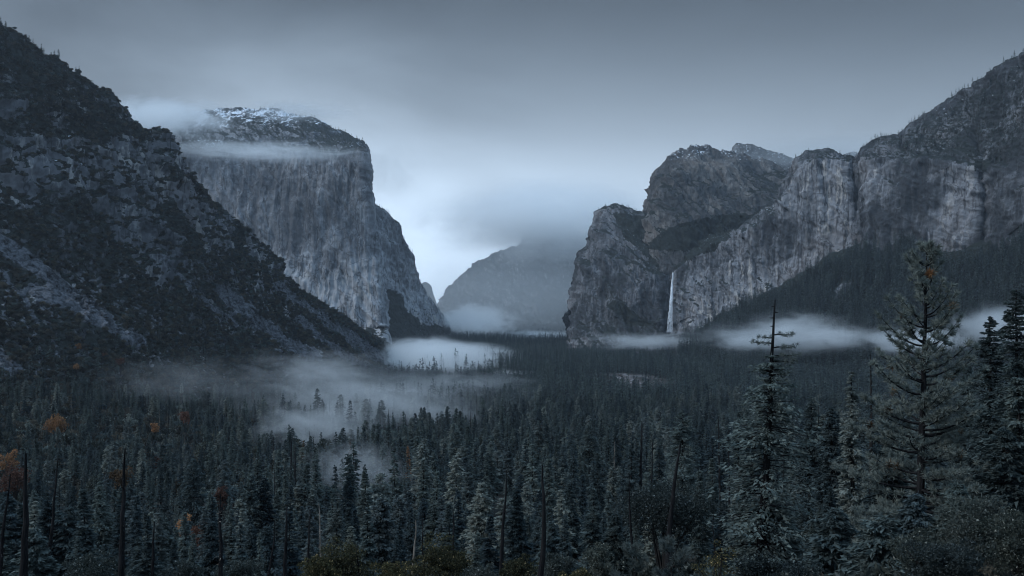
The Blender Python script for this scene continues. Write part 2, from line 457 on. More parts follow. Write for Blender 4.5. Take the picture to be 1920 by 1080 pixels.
def snow_ec(px, py, P, nz):
    s = sstep(nz, 0.16, 0.5) * sstep(-py, -262, -222) * (0.75)
    led = sstep(fbm(P / [70, 70, 25], 3), -0.05, 0.25) * ((py > 262) & (py < 294) & (px < 480)) * sstep(nz, 0.35, 0.6)
    return s * (0.60 + 0.9 * fbm(P / [60, 60, 90], 3)) + 0.45 * led
def veg_ec(px, py, P, nz, v):
    return np.maximum(v * 0.8, (0.40 + 0.5 * fbm(P / 70, 3)) * (1 - sstep(py, 268, 300)))
add_mountain('cliff_monolith', P, 'elcap', 'sheer pale granite monolith with a snow dusted top rising on the left of the valley', veg_ec, snow_ec, pale=lambda px, py, P, nz: 0.05 + 1.0 * sstep(py + 0.25 * (px - 500), 400, 560), thr=(0.6, 0.85))

sk = [(664, 330, 3560), (690, 368, 3620), (716, 392, 3660), (738, 420, 3700), (756, 462, 3760), (766, 500, 3820), (778, 530, 3880), (790, 553, 3930), (804, 572, 4000), (815, 594, 4100), (826, 628, 4300)]
toe = [(700, 655, 3200), (716, 655, 3210), (735, 655, 3230), (752, 656, 3260), (770, 656, 3300), (782, 656, 3360), (793, 656, 3420), (803, 656, 3500), (813, 655, 3600), (822, 652, 3750), (832, 648, 3950)]
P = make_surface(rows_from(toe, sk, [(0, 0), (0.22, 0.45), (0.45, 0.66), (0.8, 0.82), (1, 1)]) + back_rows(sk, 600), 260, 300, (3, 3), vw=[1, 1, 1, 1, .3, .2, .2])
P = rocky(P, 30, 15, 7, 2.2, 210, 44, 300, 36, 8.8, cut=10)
def veg_se(px, py, P, nz, v):
    gully = inpoly(px, py, [(705, 545), (745, 540), (760, 575), (790, 600), (800, 640), (700, 640)])
    fr = inpoly(px, py, [(700, 600), (850, 612), (860, 660), (700, 660)])
    return np.maximum(v * 0.9, 0.75 * (gully | fr))
add_mountain('cliff_shoulder', P, 'elcap', 'darker granite shoulder stepping down to the right of the sheer monolith', veg_se, pale=lambda px, py, P, nz: 0.2 + 0.8 * sstep(px, 725, 770) * sstep(py, 520, 560))  # pale also lightens the lit granite low on the right, in the colour

# --- faint far mountains closing the valley
sk = [(770, 640, 6900), (800, 606, 6900), (828, 572, 6900), (850, 540, 6950), (878, 508, 7000), (905, 488, 7050), (940, 478, 7100), (975, 474, 7100), (992, 452, 7100), (1004, 424, 7100), (1030, 414, 7150), (1062, 428, 7200), (1095, 446, 7200), (1150, 440, 7300), (1220, 470, 7300)]
toe = [(760, 622, 5600), (800, 622, 5600), (828, 622, 5600), (850, 622, 5600), (878, 622, 5600), (905, 622, 5600), (935, 622, 5600), (960, 622, 5600), (985, 622, 5600), (1010, 622, 5600), (1035, 622, 5600), (1065, 622, 5600), (1095, 622, 5600), (1150, 622, 5600), (1220, 622, 5600)]
P = make_surface(rows_from(toe, sk, [(0, 0), (0.3, 0.5), (0.7, 0.8), (1, 1)]) + back_rows(sk, 900), 240, 190, (4, 4), vw=[1, 1, 1, .2, .2, .2])
P = rocky(P, 85, 60, 26, 6, 620, 190, 700, 120, 1.3, cut=40)
add_mountain('mountain', P, 'far', 'faint far mountain closing the valley, its top lost in low cloud', lambda px, py, P, nz, v: 0.35 + 0.5 * v, lambda px, py, P, nz: 0.25 * sstep(nz, .3, .6), pale=0.8)
sk = [(768, 620, 8300), (778, 560, 8300), (786, 536, 8350), (796, 527, 8350), (806, 534, 8350), (812, 560, 8350), (822, 588, 8350), (850, 600, 8350)]
toe = [(x, 618, 7700) for x, _, _ in sk]
P = make_surface(rows_from(toe, sk, [(0, 0), (0.6, 0.4), (1, 1)]) + back_rows(sk, 600), 60, 60, (2, 2))
P = rocky(P, 20, 10, 4, 0, 300, 90, 600, 80, 4.3)
add_mountain('mountain', P, 'far', 'tiny pale dome seen in the gap beside the monolith shoulder', pale=0.2)

# --- right side, back to front
sk = [(1366, 330, 4500), (1374, 285, 4480), (1379, 268, 4470), (1402, 267, 4460), (1432, 276, 4450), (1470, 292, 4430), (1510, 306, 4400), (1548, 303, 4400), (1572, 288, 4400), (1600, 281, 4400), (1640, 292, 4400), (1720, 330, 4400)]
toe = [(x, 480, 3900) for x, _, _ in sk]
P = make_surface(rows_from(toe, sk, [(0, 0), (0.5, 0.55), (1, 1)]) + back_rows(sk, 500), 220, 130, (2, 2), vw=[1, 1, .3, .2, .2])
P = rocky(P, 22, 8, 9, 2, 220, 60, 300, 50, 6.6)
add_mountain('mountain', P, 'back', 'misty rear peak with a squared notch behind the right cliffs', lambda px, py, P, nz, v: 0.25 + 0.4 * v, lambda px, py, P, nz: 0.36 * sstep(nz, .25, .55), pale=0.3)

sk = [(1196, 470, 3300), (1212, 418, 3310), (1222, 385, 3330), (1240, 338, 3370), (1254, 305, 3400), (1268, 284, 3430), (1298, 275, 3470), (1338, 285, 3500), (1378, 298, 3520), (1430, 308, 3540), (1480, 325, 3540), (1530, 360, 3520), (1580, 420, 3500)]
toe = [(1200, 560, 3120), (1216, 560, 3120), (1232, 560, 3100), (1250, 560, 3090), (1270, 560, 3080), (1295, 560, 3080), (1325, 560, 3080), (1360, 560, 3080), (1400, 560, 3080), (1440, 560, 3080), (1480, 560, 3080), (1530, 560, 3080), (1580, 560, 3080)]
P = make_surface(rows_from(toe, sk, [(0, 0), (0.42, 0.22), (0.62, 0.38), (0.85, 0.62), (1, 1)]) + back_rows(sk, 600), 360, 300, (3, 3), vw=[.7, 1, 1, 1, .3, .2, .2])
P = rocky(P, 42, 10, 9, 2, 190, 60, 330, 44, 9.1, cut=20)
def veg_d(px, py, P, nz, v):
    low = inpoly(px, py, [(1250, 425), (1340, 405), (1420, 400), (1470, 420), (1400, 470), (1200, 470)])
    return np.maximum(v * 0.85 * sstep(py, 300, 330) + 0.15, 0.8 * low)
add_mountain('mountain', P, 'back', 'broad rocky peak standing behind the waterfall cliff', veg_d, lambda px, py, P, nz: 0.40 * sstep(nz, .3, .6) * sstep(-py, -330, -285), pale=0.35, thr=(0.55, 0.8))

# --- the waterfall cliff, hanging valley and tower
cols = [  # base, rim, sky
 ((1068, 668, 3150), (1074, 600, 3240), (1078, 560, 3280), (1084, 528, 3360)),
 ((1082, 668, 3100), (1088, 590, 3190), (1092, 500, 3240), (1093, 470, 3330)),
 ((1100, 668, 3060), (1106, 590, 3150), (1112, 500, 3210), (1114, 450, 3320)),
 ((1130, 668, 3020), (1134, 600, 3110), (1138, 480, 3190), (1134, 396, 3330)),
 ((1170, 668, 2980), (1172, 600, 3070), (1172, 490, 3150), (1152, 388, 3340)),
 ((1208, 668, 2950), (1208, 606, 3040), (1208, 508, 3110), (1184, 392, 3330)),
 ((1238, 668, 2930), (1238, 612, 3010), (1238, 520, 3080), (1216, 404, 3320)),
 ((1250, 668, 2960), (1250, 620, 3050), (1252, 516, 3120), (1243, 424, 3300)),
 ((1262, 668, 2960), (1260, 622, 3060), (1262, 510, 3130), (1266, 440, 3290)),
 ((1276, 668, 2920), (1276, 615, 3000), (1276, 502, 3070), (1290, 442, 3270)),
 ((1300, 668, 2890), (1300, 600, 2960), (1300, 485, 3030), (1322, 440, 3240)),
 ((1350, 668, 2850), (1345, 590, 2910), (1340, 462, 2970), (1352, 438, 3180)),
 ((1395, 660, 2790), (1388, 580, 2850), (1380, 446, 2900), (1384, 432, 3050)),
 ((1440, 655, 2730), (1436, 570, 2790), (1428, 428, 2840), (1432, 404, 2980)),
 ((1490, 650, 2680), (1484, 560, 2730), (1462, 405, 2790), (1468, 382, 2900)),
 ((1520, 645, 2640), (1510, 550, 2690), (1486, 365, 2750), (1490, 342, 2840)),
 ((1545, 640, 2600), (1532, 540, 2650), (1508, 318, 2710), (1508, 296, 2790)),
 ((1570, 635, 2570), (1556, 530, 2620), (1536, 304, 2670), (1532, 288, 2750)),
 ((1600, 630, 2540), (1588, 520, 2590), (1568, 300, 2640), (1564, 289, 2720)),
 ((1620, 625, 2530), (1606, 515, 2580), (1588, 306, 2620), (1586, 296, 2700)),
 ((1628, 625, 2750), (1614, 515, 2800), (1594, 330, 2850), (1592, 318, 2930)),
]
rows = [[c[k] for c in cols] for k in range(4)]
P = make_surface(rows + back_rows(rows[3], 420), 620, 330, (2, 2), vw=[.8, 1, 1, .3, .2, .2])
P = rocky(P, 30, 20, 6, 1.8, 220, 60, 700, 34, 5.7, cut=15)
def veg_c(px, py, P, nz, v):
    bowl = inpoly(px, py, [(1150, 395), (1215, 408), (1290, 435), (1375, 430), (1345, 462), (1290, 492), (1262, 508), (1230, 500), (1200, 470), (1165, 440)])
    ft = inpoly(px, py, [(1150, 560), (1200, 590), (1250, 620), (1300, 640), (1300, 680), (1060, 680), (1100, 600)])
    side = inpoly(px, py, [(1135, 520), (1165, 560), (1210, 600), (1235, 610), (1180, 610), (1130, 570)])
    return np.maximum(v * 0.8, np.maximum(0.72 * bowl, 0.42 * ft + 0.5 * side))
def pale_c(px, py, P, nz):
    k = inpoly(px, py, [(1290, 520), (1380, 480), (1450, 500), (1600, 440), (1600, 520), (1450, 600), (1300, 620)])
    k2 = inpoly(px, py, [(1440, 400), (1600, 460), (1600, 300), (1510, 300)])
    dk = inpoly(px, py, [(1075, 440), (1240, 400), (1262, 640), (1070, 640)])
    return 0.25 + 0.8 * (k | k2) - 0.2 * dk  # left-facing rock lightened as if sunlit; rock left of the falls darkened
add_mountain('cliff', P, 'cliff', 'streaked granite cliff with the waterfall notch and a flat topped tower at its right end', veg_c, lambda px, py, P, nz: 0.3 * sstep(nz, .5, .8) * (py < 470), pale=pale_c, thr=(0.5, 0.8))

# --- big right wall with the tree lined ridge
cols = [
 ((1598, 560, 2760), (1596, 480, 2820), (1597, 372, 2860), (1598, 352, 2940)),
 ((1612, 560, 2560), (1608, 480, 2620), (1604, 335, 2660), (1606, 316, 2740)),
 ((1640, 560, 2400), (1636, 470, 2450), (1630, 300, 2500), (1630, 278, 2640)),
 ((1672, 560, 2360), (1668, 465, 2410), (1662, 296, 2450), (1652, 262, 2600)),
 ((1712, 560, 2310), (1708, 462, 2360), (1702, 300, 2400), (1690, 261, 2560)),
 ((1756, 560, 2260), (1752, 470, 2310), (1748, 306, 2350), (1722, 232, 2540)),
 ((1800, 560, 2200), (1796, 474, 2250), (1795, 312, 2290), (1756, 202, 2520)),
 ((1832, 560, 2160), (1830, 470, 2210), (1832, 318, 2240), (1790, 184, 2480)),
 ((1846, 560, 2210), (1844, 465, 2260), (1846, 320, 2300), (1815, 176, 2440)),
 ((1856, 560, 2140), (1856, 455, 2190), (1858, 322, 2220), (1840, 166, 2400)),
 ((1900, 560, 2080), (1900, 440, 2120), (1902, 318, 2150), (1872, 142, 2320)),
 ((1960, 560, 2000), (1960, 400, 2040), (1960, 310, 2070), (1915, 112, 2230)),
 ((2040, 560, 1900), (2040, 380, 1940), (2040, 290, 1970), (1990, 62, 2120)),
 ((2150, 560, 1800), (2150, 360, 1830), (2150, 260, 1860), (2100, 0, 2000)),
 ((2300, 560, 1700), (2300, 340, 1730), (2300, 220, 1760), (2260, -60, 1880)),
]
rows = [[c[k] for c in cols] for k in range(4)]
P = make_surface(rows + back_rows(rows[3], 500), 520, 400, (2, 2), vw=[.5, 1, 1, .3, .2, .2])
P = rocky(P, 32, 20, 6, 1.8, 230, 60, 700, 34, 2.2, cut=14)
def veg_a(px, py, P, nz, v):
    up = inpoly(px, py, [(1640, 262), (1700, 255), (1790, 190), (1900, 130), (1990, 60), (1990, 270), (1860, 310), (1840, 330), (1800, 300), (1700, 290)])
    g = inpoly(px, py, [(1630, 400), (1660, 400), (1740, 470), (1700, 500), (1600, 480)]) | inpoly(px, py, [(1825, 300), (1850, 300), (1862, 350), (1850, 400)])  # last patch paints the shadow of the upright corner through the plant mask
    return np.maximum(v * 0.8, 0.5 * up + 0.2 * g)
def pale_a(px, py, P, nz):
    return 0.1 + 0.55 * inpoly(px, py, [(1740, 330), (1790, 300), (1836, 315), (1840, 420), (1800, 460), (1745, 400)]) + 0.6 * inpoly(px, py, [(1610, 310), (1680, 300), (1690, 400), (1620, 380)])
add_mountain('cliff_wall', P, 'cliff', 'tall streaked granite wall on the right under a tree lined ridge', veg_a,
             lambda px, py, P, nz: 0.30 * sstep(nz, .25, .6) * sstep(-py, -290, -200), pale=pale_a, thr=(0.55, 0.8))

# --- forested apron under the right cliffs
sk = [(1290, 640, 2780), (1330, 610, 2760), (1370, 588, 2720), (1420, 562, 2660), (1480, 542, 2600), (1540, 492, 2560), (1590, 466, 2480), (1625, 446, 2460), (1655, 408, 2500), (1700, 424, 2400), (1745, 482, 2290), (1800, 470, 2230), (1850, 456, 2180), (1890, 428, 2100), (1930, 402, 2040), (1990, 372, 1960), (2080, 340, 1860), (2200, 300, 1760)]
toe = [(1270, 672, 2600), (1310, 678, 2500), (1350, 684, 2420), (1400, 690, 2320), (1450, 694, 2250), (1500, 698, 2180), (1550, 702, 2120), (1590, 705, 2060), (1630, 708, 2020), (1680, 712, 1960), (1740, 716, 1900), (1800, 720, 1840), (1850, 724, 1780), (1900, 728, 1730), (1950, 732, 1680), (2020, 740, 1600), (2100, 748, 1520), (2220, 760, 1420)]
P = make_surface(rows_from(toe, sk, [(0, 0), (0.5, 0.52), (1, 1.02)]) + back_rows(sk, 200, 0.6), 420, 260, (5, 5), vw=[1, 1, .2, .2, .2])
P = rocky(P, 46, 10, 8, 1.5, 210, 70, 300, 46, 7.9)
def veg_j(px, py, P, nz, v):
    rk = inpoly(px, py, [(1548, 560), (1580, 530), (1600, 528), (1590, 548), (1560, 575)])
    return np.where(rk, 0.0, 0.95)
add_mountain('mountain_slope', P, 'cliff', 'conifer covered slope below the right hand cliffs', veg_j, pale=0.6)

# --- the near left wall
sk = [(-420, -230, 1330), (-250, -130, 1340), (-110, -35, 1360), (-40, 22, 1390), (10, 50, 1420), (55, 76, 1450), (92, 112, 1480), (150, 150, 1520), (205, 192, 1560), (242, 232, 1600), (262, 258, 1615), (290, 250, 1640), (312, 290, 1660), (335, 330, 1680), (352, 366, 1700), (372, 384, 1730), (410, 408, 1780), (452, 440, 1840), (490, 482, 1900), (530, 532, 1960), (582, 566, 2050), (630, 600, 2140), (668, 630, 2220), (700, 668, 2300), (738, 704, 2400)]
toe = [(-150, 930, 700), (-60, 915, 720), (20, 900, 750), (80, 886, 780), (120, 874, 800), (165, 862, 830), (200, 850, 870), (250, 836, 920), (300, 822, 970), (340, 812, 1010), (360, 806, 1030), (380, 800, 1060), (405, 793, 1090), (430, 786, 1120), (452, 779, 1150), (470, 774, 1180), (505, 765, 1250), (545, 757, 1330), (582, 750, 1400), (620, 742, 1490), (660, 733, 1620), (695, 726, 1760), (716, 722, 1900), (734, 719, 2060), (762, 718, 2240)]
P = make_surface(rows_from(toe, sk, [(0, 0), (0.16, 0.30), (0.40, 0.62), (0.62, 0.80), (0.86, 0.93), (1, 1)]) + back_rows(sk, 500), 680, 560, (5, 4), vw=[1, 1, 1, 1, 1, .25, .2, .2], uw=[.3, .5] + [1] * 22)
uu = np.linspace(0, 1, P.shape[1])[None, :] * np.ones((P.shape[0], 1)); vv = np.linspace(0, 1, P.shape[0])[:, None] * np.ones((1, P.shape[1]))
px, py_ = pix(P)
rockz = inpoly(px, py_, [(-400, 150), (60, 185), (170, 230), (250, 235), (300, 250), (360, 380), (480, 440), (540, 520), (470, 500), (400, 470), (340, 500), (330, 560), (270, 540), (230, 470), (130, 430), (60, 380), (-400, 300)])
rk = smooth_axis(smooth_axis(rockz.astype(float), 8, 0), 8, 1)
Pd = rocky(P, 20, 6, 6, 2.2, 170, 30, 200, 40, 1.9, ledge=0)
Pr = rocky(P, 26, 20, 12, 2.6, 120, 34, 170, 30, 1.9, ledge=3)
P = Pd * (1 - rk[..., None]) + Pr * rk[..., None]
# ribs and chutes that run down the fall line
Nn = grid_normals(P); Nn = np.where(Nn[..., 1:2] > 0, -Nn, Nn)
rid = fbm(np.stack([uu * 26 + 0.8 * fbm(P / 200, 2), vv * 2.2, uu * 0], -1), 3, 0.5, ridge=True)
P = P + Nn * (13 * rid * sstep(vv, 0.0, 0.15) * (1 - rk))[..., None]
def talus_h(px, py, P, nz):
    t = np.zeros_like(px)
    for pts, w_ in (([(-60, 420), (30, 470), (90, 520), (150, 565), (200, 600)], 17), ([(60, 545), (130, 570), (190, 605), (260, 640)], 12),
                    ([(415, 545), (470, 590), (530, 640), (590, 668)], 13), ([(520, 535), (580, 580), (640, 625), (690, 662), (740, 690)], 9),
                    ([(560, 600), (610, 640), (660, 675), (720, 700)], 8), ([(-30, 640), (30, 690)], 13), ([(300, 480), (380, 560), (440, 610)], 4),
                    ([(0, 500), (70, 600)], 5), ([(640, 618), (700, 655), (750, 695)], 7)):
        d = segdist(px + 9 * fbm(P / 40, 2), py + 9 * fbm(P / 40 + 5, 2), pts)
        t = np.maximum(t, 1 - sstep(d, w_ * 0.5, w_ * 1.3))
    return t
def veg_h(px, py, P, nz, v):
    r_ = fbm(P / 55, 4)
    inrock = np.clip(sstep(nz + 0.28 * r_, 0.40, 0.64) * 0.95 + 0.9 * sstep(fbm(P / 130 + 4, 3), 0.0, 0.35), 0, 0.95)
    k = inpoly(px, py, [(-400, -300), (0, 40), (240, 225), (250, 260), (150, 225), (60, 190), (-400, 150)])
    out = np.where(rockz, inrock, 0.62 + 0.35 * sstep(r_, -0.5, 0.1) - 0.55 * sstep(-nz, -0.5, -0.3))
    return np.clip(np.where(k, np.maximum(out, 0.6 + 0.3 * r_), out), 0, 1)
add_mountain('mountain_wall', P, 'slope', 'dark brush and talus covered mountainside rising along the left', veg_h,
             lambda px, py, P, nz: 0.3 * rockz * sstep(nz, .4, .7) * (py < 330), talus_h, pale=0.8, thr=(0.5, 0.75))

# ------------------------------------------------------------------ vegetation builders (all arrays, metres, base at the origin)
def unit(v): return v / np.maximum(np.linalg.norm(v, axis=-1, keepdims=True), 1e-9)
def tris(p, d, s, length, width, tip_drop=0.0):
    """flat blades from p along d with side vector s"""
    a = p - s * width[:, None] * 0.5; b = p + s * width[:, None] * 0.5
    c = p + d * length[:, None]; c[:, 2] -= tip_drop * length
    V = np.stack([a, b, c], 1).reshape(-1, 3)
    return V, np.arange(len(V)).reshape(-1, 3)
def tube(path, rad, k=5):
    path = np.asarray(path, float); rad = np.asarray(rad, float)
    T = unit(np.gradient(path, axis=0)); ref = np.array([0.0, 0, 1.0]) if abs(T[:, 2]).mean() < .8 else np.array([1.0, 0, 0])
    U = unit(np.cross(T, ref)); W = np.cross(T, U); a = np.arange(k) * 2 * np.pi / k
    V = (path[:, None] + rad[:, None, None] * (np.cos(a)[None, :, None] * U[:, None] + np.sin(a)[None, :, None] * W[:, None])).reshape(-1, 3)
    i = np.arange(len(path) * k).reshape(-1, k); j = np.roll(i, -1, 1)
    q = np.stack([i[:-1], j[:-1], j[1:], i[1:]], -1).reshape(-1, 4)
    f = np.concatenate([q[:, [0, 1, 2]], q[:, [0, 2, 3]]])
    return V, f
def merge(parts):
    V, Fc, o = [], [], 0
    for v, f in parts: V.append(v); Fc.append(f + o); o += len(v)
    return np.concatenate(V), np.concatenate(Fc)
def trunk_geo(H, r0, seed, lean=(0, 0), k=7, n=12, wob=0.12, top=0.06):
    g = np.random.default_rng(seed); t = np.linspace(0, 1, n)
    w_ = np.cumsum(g.normal(0, wob, (n, 2)), 0); w_ -= w_[0]
    p = np.stack([lean[0] * t * H + w_[:, 0], lean[1] * t * H + w_[:, 1], t * H - 1.5 * (t == 0)], -1)
    return (*tube(p, r0 * ((1 - t) ** 0.85 * (1 - top) + top) + 0.25 * r0 * np.exp(-t * 25), k), p)
def at_path(p, t):
    n = len(p); f = np.clip(t, 0, 1) * (n - 1); i = np.minimum(f.astype(int), n - 2); f = (f - i)[:, None]
    return p[i] * (1 - f) + p[i + 1] * f
def fir_crown(H, R, seed, nb=90, nl=10, lsz=1.0, base=0.06, shape=0.85, droop=0.28, irr=0.5, path=None, layers=0, limbs=False, up=0.0):
    g = np.random.default_rng(seed)
    t = base + (1 - base) * g.random(nb) ** 0.92
    if layers: t = base + (1 - base) * (np.round((t - base) / (1 - base) * layers) / layers + g.normal(0, 0.35 / layers, nb)); 
    t = np.clip(t, base, 0.995)
    az = g.random(nb) * 2 * np.pi
    gap = 0.75 + 0.35 * np.sin(az * 2 + t * 17 + seed) * np.sin(t * 9 + seed * 2)
    prof = np.minimum((1 - t) ** shape, 0.55 + (t - base) * 2.2)
    L = R * prof * (1 - irr * g.random(nb)) * gap + 0.02 * R + 0.12
    if path is None: path = np.stack([np.zeros(2), np.zeros(2), np.array([0, H])], -1)
    P0 = at_path(path, t)
    D = np.stack([np.cos(az), np.sin(az), np.zeros(nb)], -1); S = np.stack([-np.sin(az), np.cos(az), np.zeros(nb)], -1)
    b = np.repeat(np.arange(nb), nl); s = 0.12 + 0.88 * g.random(nb * nl) ** 0.8
    lat = g.normal(0, 0.2, nb * nl) * (1.15 - s)
    Lb = L[b]; dr = (droop * (1 - t) ** 0.5)[b]
    p = P0[b] + D[b] * (s * Lb)[:, None] + S[b] * (lat * Lb)[:, None]
    p[:, 2] += -dr * Lb * s ** 1.5 + up * Lb * s ** 2 + g.normal(0, 0.05, nb * nl) * Lb + 0.12 * Lb * (t[b] > 0.8)
    sz = lsz * (0.55 + 0.75 * g.random(nb * nl)) * (0.45 + 0.55 * np.minimum(1, Lb / (0.5 * R)))
    d = unit(D[b] + S[b] * (np.sign(lat) * g.random(nb * nl) * 1.1)[:, None] + np.stack([np.zeros(nb * nl)] * 2 + [g.normal(-0.12, 0.28, nb * nl)], -1))
    sd = unit(np.cross(d, g.normal(0, 0.45, (nb * nl, 3)) + np.array([0, 0, 1.0])))
    out = [tris(p, d, sd, sz, sz * 0.62, 0.12)]
    top = at_path(path, np.array([1.0]))[0]       # leader
    q = top + np.stack([g.normal(0, .12, 8), g.normal(0, .12, 8), -g.random(8) * 0.08 * H], -1)
    out.append(tris(q, unit(np.stack([g.normal(0, .3, 8), g.normal(0, .3, 8), np.ones(8)], -1)), unit(g.normal(size=(8, 3))), np.full(8, lsz * 1.0), np.full(8, lsz * 0.35)))
    limb = []
    if limbs:
        for k in range(nb):
            ss = np.linspace(0, 0.9, 4)
            pp = P0[k] + D[k] * (ss * L[k])[:, None]; pp[:, 2] += -droop * (1 - t[k]) ** .5 * L[k] * ss ** 1.5 + up * L[k] * ss ** 2
            limb.append(tube(pp, np.linspace(0.035 + 0.012 * L[k], 0.012, 4), 3))
    return merge(out), (merge(limb) if limb else None)
def tufts(C, n, r, w_, g, up=None, flat=0.0):
    """bursts of thin needles round the points C"""
    N = len(C); b = np.repeat(np.arange(N), n)
    d = g.normal(size=(N * n, 3)); d[:, 2] += 0.25
    if up is not None: d += up[b] * 1.1
    d = unit(d); rr = (np.full(N, r) if np.isscalar(r) else r)[b] * (0.7 + 0.5 * g.random(N * n))
    return tris(C[b] + g.normal(0, 0.05, (N * n, 3)), d, unit(np.cross(d, g.normal(size=(N * n, 3)))), rr, np.full(N * n, w_))
def pine_geo(H, R, seed, nlimb=70, base=0.25, path=None, shape=0.55, per=9, ndl=26, r=0.45, w_=0.07, rise=0.35, openness=0.3):
    """open crowned pine: up-curved limbs that carry needle tufts"""
    g = np.random.default_rng(seed); limbs, C, U = [], [], []
    if path is None: path = np.stack([np.zeros(2), np.zeros(2), np.array([0, H])], -1)
    whorl = np.linspace(0, 1, max(nlimb // 5, 2)); t_all = []
    for k in range(nlimb):
        t = base + (0.985 - base) * np.clip(whorl[k % len(whorl)] + g.normal(0, 0.008), 0, 1)
        az = 2.4 * k + g.normal(0, 0.5)
        L = R * min((1 - t) ** shape * 1.05, 0.7 + (t - base) * 1.6) * (1 - openness * g.random()) + 0.35
        P0 = at_path(path, np.array([t]))[0]; D = np.array([np.cos(az), np.sin(az), 0]); S = np.array([-D[1], D[0], 0])
        rs = rise * (0.3 + 1.6 * t) - 0.25 * (1 - t); bend = g.normal(0, 0.12)
        ss = np.linspace(0, 1, 7)
        f = lambda s: P0 + D * (s * L)[:, None] + S * (bend * L * s ** 2)[:, None] + np.array([0, 0, 1.0]) * (L * (rs * s ** 1.8 - 0.10 * s))[:, None]
        limbs.append(tube(f(ss), np.linspace(0.045 + 0.014 * L, 0.014, 7), 4))
        m = max(3, int(per * L / R)); sj = 0.25 + 0.75 * (np.arange(m) + g.random(m) * 0.5) / m
        base_p = f(np.clip(sj, 0, 1)); tl = (0.16 + 0.22 * g.random(m)) * L * (1.25 - sj); sg = np.where(np.arange(m) % 2, 1, -1)
        for j in range(m):
            dv = unit(D * 0.7 + S * sg[j] * (0.5 + 0.5 * g.random()) + np.array([0, 0, 0.35 + 0.5 * g.random()])); e = base_p[j] + dv * tl[j]
            limbs.append(tube(np.stack([base_p[j], base_p[j] * .5 + e * .5 + [0, 0, -0.04], e]), [0.022, 0.016, 0.01], 3))
            C.append(e); U.append(dv)
            if tl[j] > 0.6: C.append(base_p[j] * .45 + e * .55 + g.normal(0, .12, 3)); U.append(dv)
        C.append(f(np.array([1.0]))[0]); U.append(unit(D + [0, 0, 0.5]))
    C.append(at_path(path, np.array([1.0]))[0]); U.append(np.array([0, 0, 1.0]))
    C, U = np.array(C), np.array(U)
    return tufts(C, ndl, r, w_, g, U), merge(limbs), C
def leafy_geo(R, Hc, z0, seed, ncl=26, nl=60, lsz=0.5, cr=0.36, flat=0.8):
    """clumped broadleaf crown: leaves on the shells of many small clumps"""
    g = np.random.default_rng(seed)
    d = unit(g.normal(size=(ncl, 3)) + [0, 0, 0.25]); rr = g.random(ncl) ** 0.45 * (0.95 + 0.42 * np.sin(d[:, 0] * 4.1 + seed) * np.cos(d[:, 1] * 3.3 + 2 * seed) + 0.2 * np.sin(d[:, 2] * 6 + seed))
    c = d * rr[:, None] * np.array([R, R, Hc * 0.5]) * 0.78 + [0, 0, z0 + Hc * 0.5]
    cr_ = R * cr * (0.6 + 0.7 * g.random(ncl))
    b = np.repeat(np.arange(ncl), nl); q = unit(g.normal(size=(ncl * nl, 3)) + [0, 0, 0.35])
    p = c[b] + q * (cr_[b] * (0.55 + 0.5 * g.random(ncl * nl)))[:, None] * [1, 1, flat]
    dd = unit(q + g.normal(0, 0.8, (ncl * nl, 3))); sz = lsz * (0.5 + g.random(ncl * nl))
    V = tris(p, dd, unit(np.cross(dd, g.normal(size=(ncl * nl, 3)))), sz, sz * 0.8)
    return V, c
def stems_geo(cs, r=0.12, seed=0, foot=(0, 0, -0.6)):
    g = np.random.default_rng(seed); out = []
    for c in cs:
        m = c * [0.35, 0.35, 0.55] + g.normal(0, 0.15, 3); out.append(tube(np.stack([np.array(foot) + g.normal(0, .1, 3) * [1, 1, 0], m, c]), [r, r * 0.6, r * 0.2], 4))
    return merge(out)
def snag_geo(H, r0, seed, lean=(0, 0), nstub=10, k=7, stub=1.6, low=0.35, droop=0.1):
    g = np.random.default_rng(seed); V, f, path = trunk_geo(H, r0, seed, lean, k, 12, 0.05, 0.16)
    V = V.copy(); V[-k:, 2] += g.random(k) * r0 * 1.2
    st = []
    for i in range(nstub):
        t = low + (0.97 - low) * g.random(); az = g.random() * 6.28; L = stub * (0.3 + 0.9 * g.random()) * (1.2 - t)
        p0 = at_path(path, np.array([t]))[0]; D = np.array([np.cos(az), np.sin(az), 0]); s = np.linspace(0, 1, 5)
        pp = p0 + D * (s * L)[:, None]; pp[:, 2] += L * (0.1 * s - (droop + 0.35 * g.random()) * s ** 2); pp[:, :2] += g.normal(0, 0.05 * L, (5, 2)) * s[:, None]
        st.append(tube(pp, np.linspace(0.05 + .012 * L, 0.015, 5), 3))
    return (V, f), (merge(st) if st else None), path
def two_part_mesh(name, a, b, ma, mb):
    V, f = merge([a, b]); mi = np.r_[np.zeros(len(a[1])), np.ones(len(b[1]))]
    return mesh_np(name, V, f, [ma, mb], midx=mi, link=False)

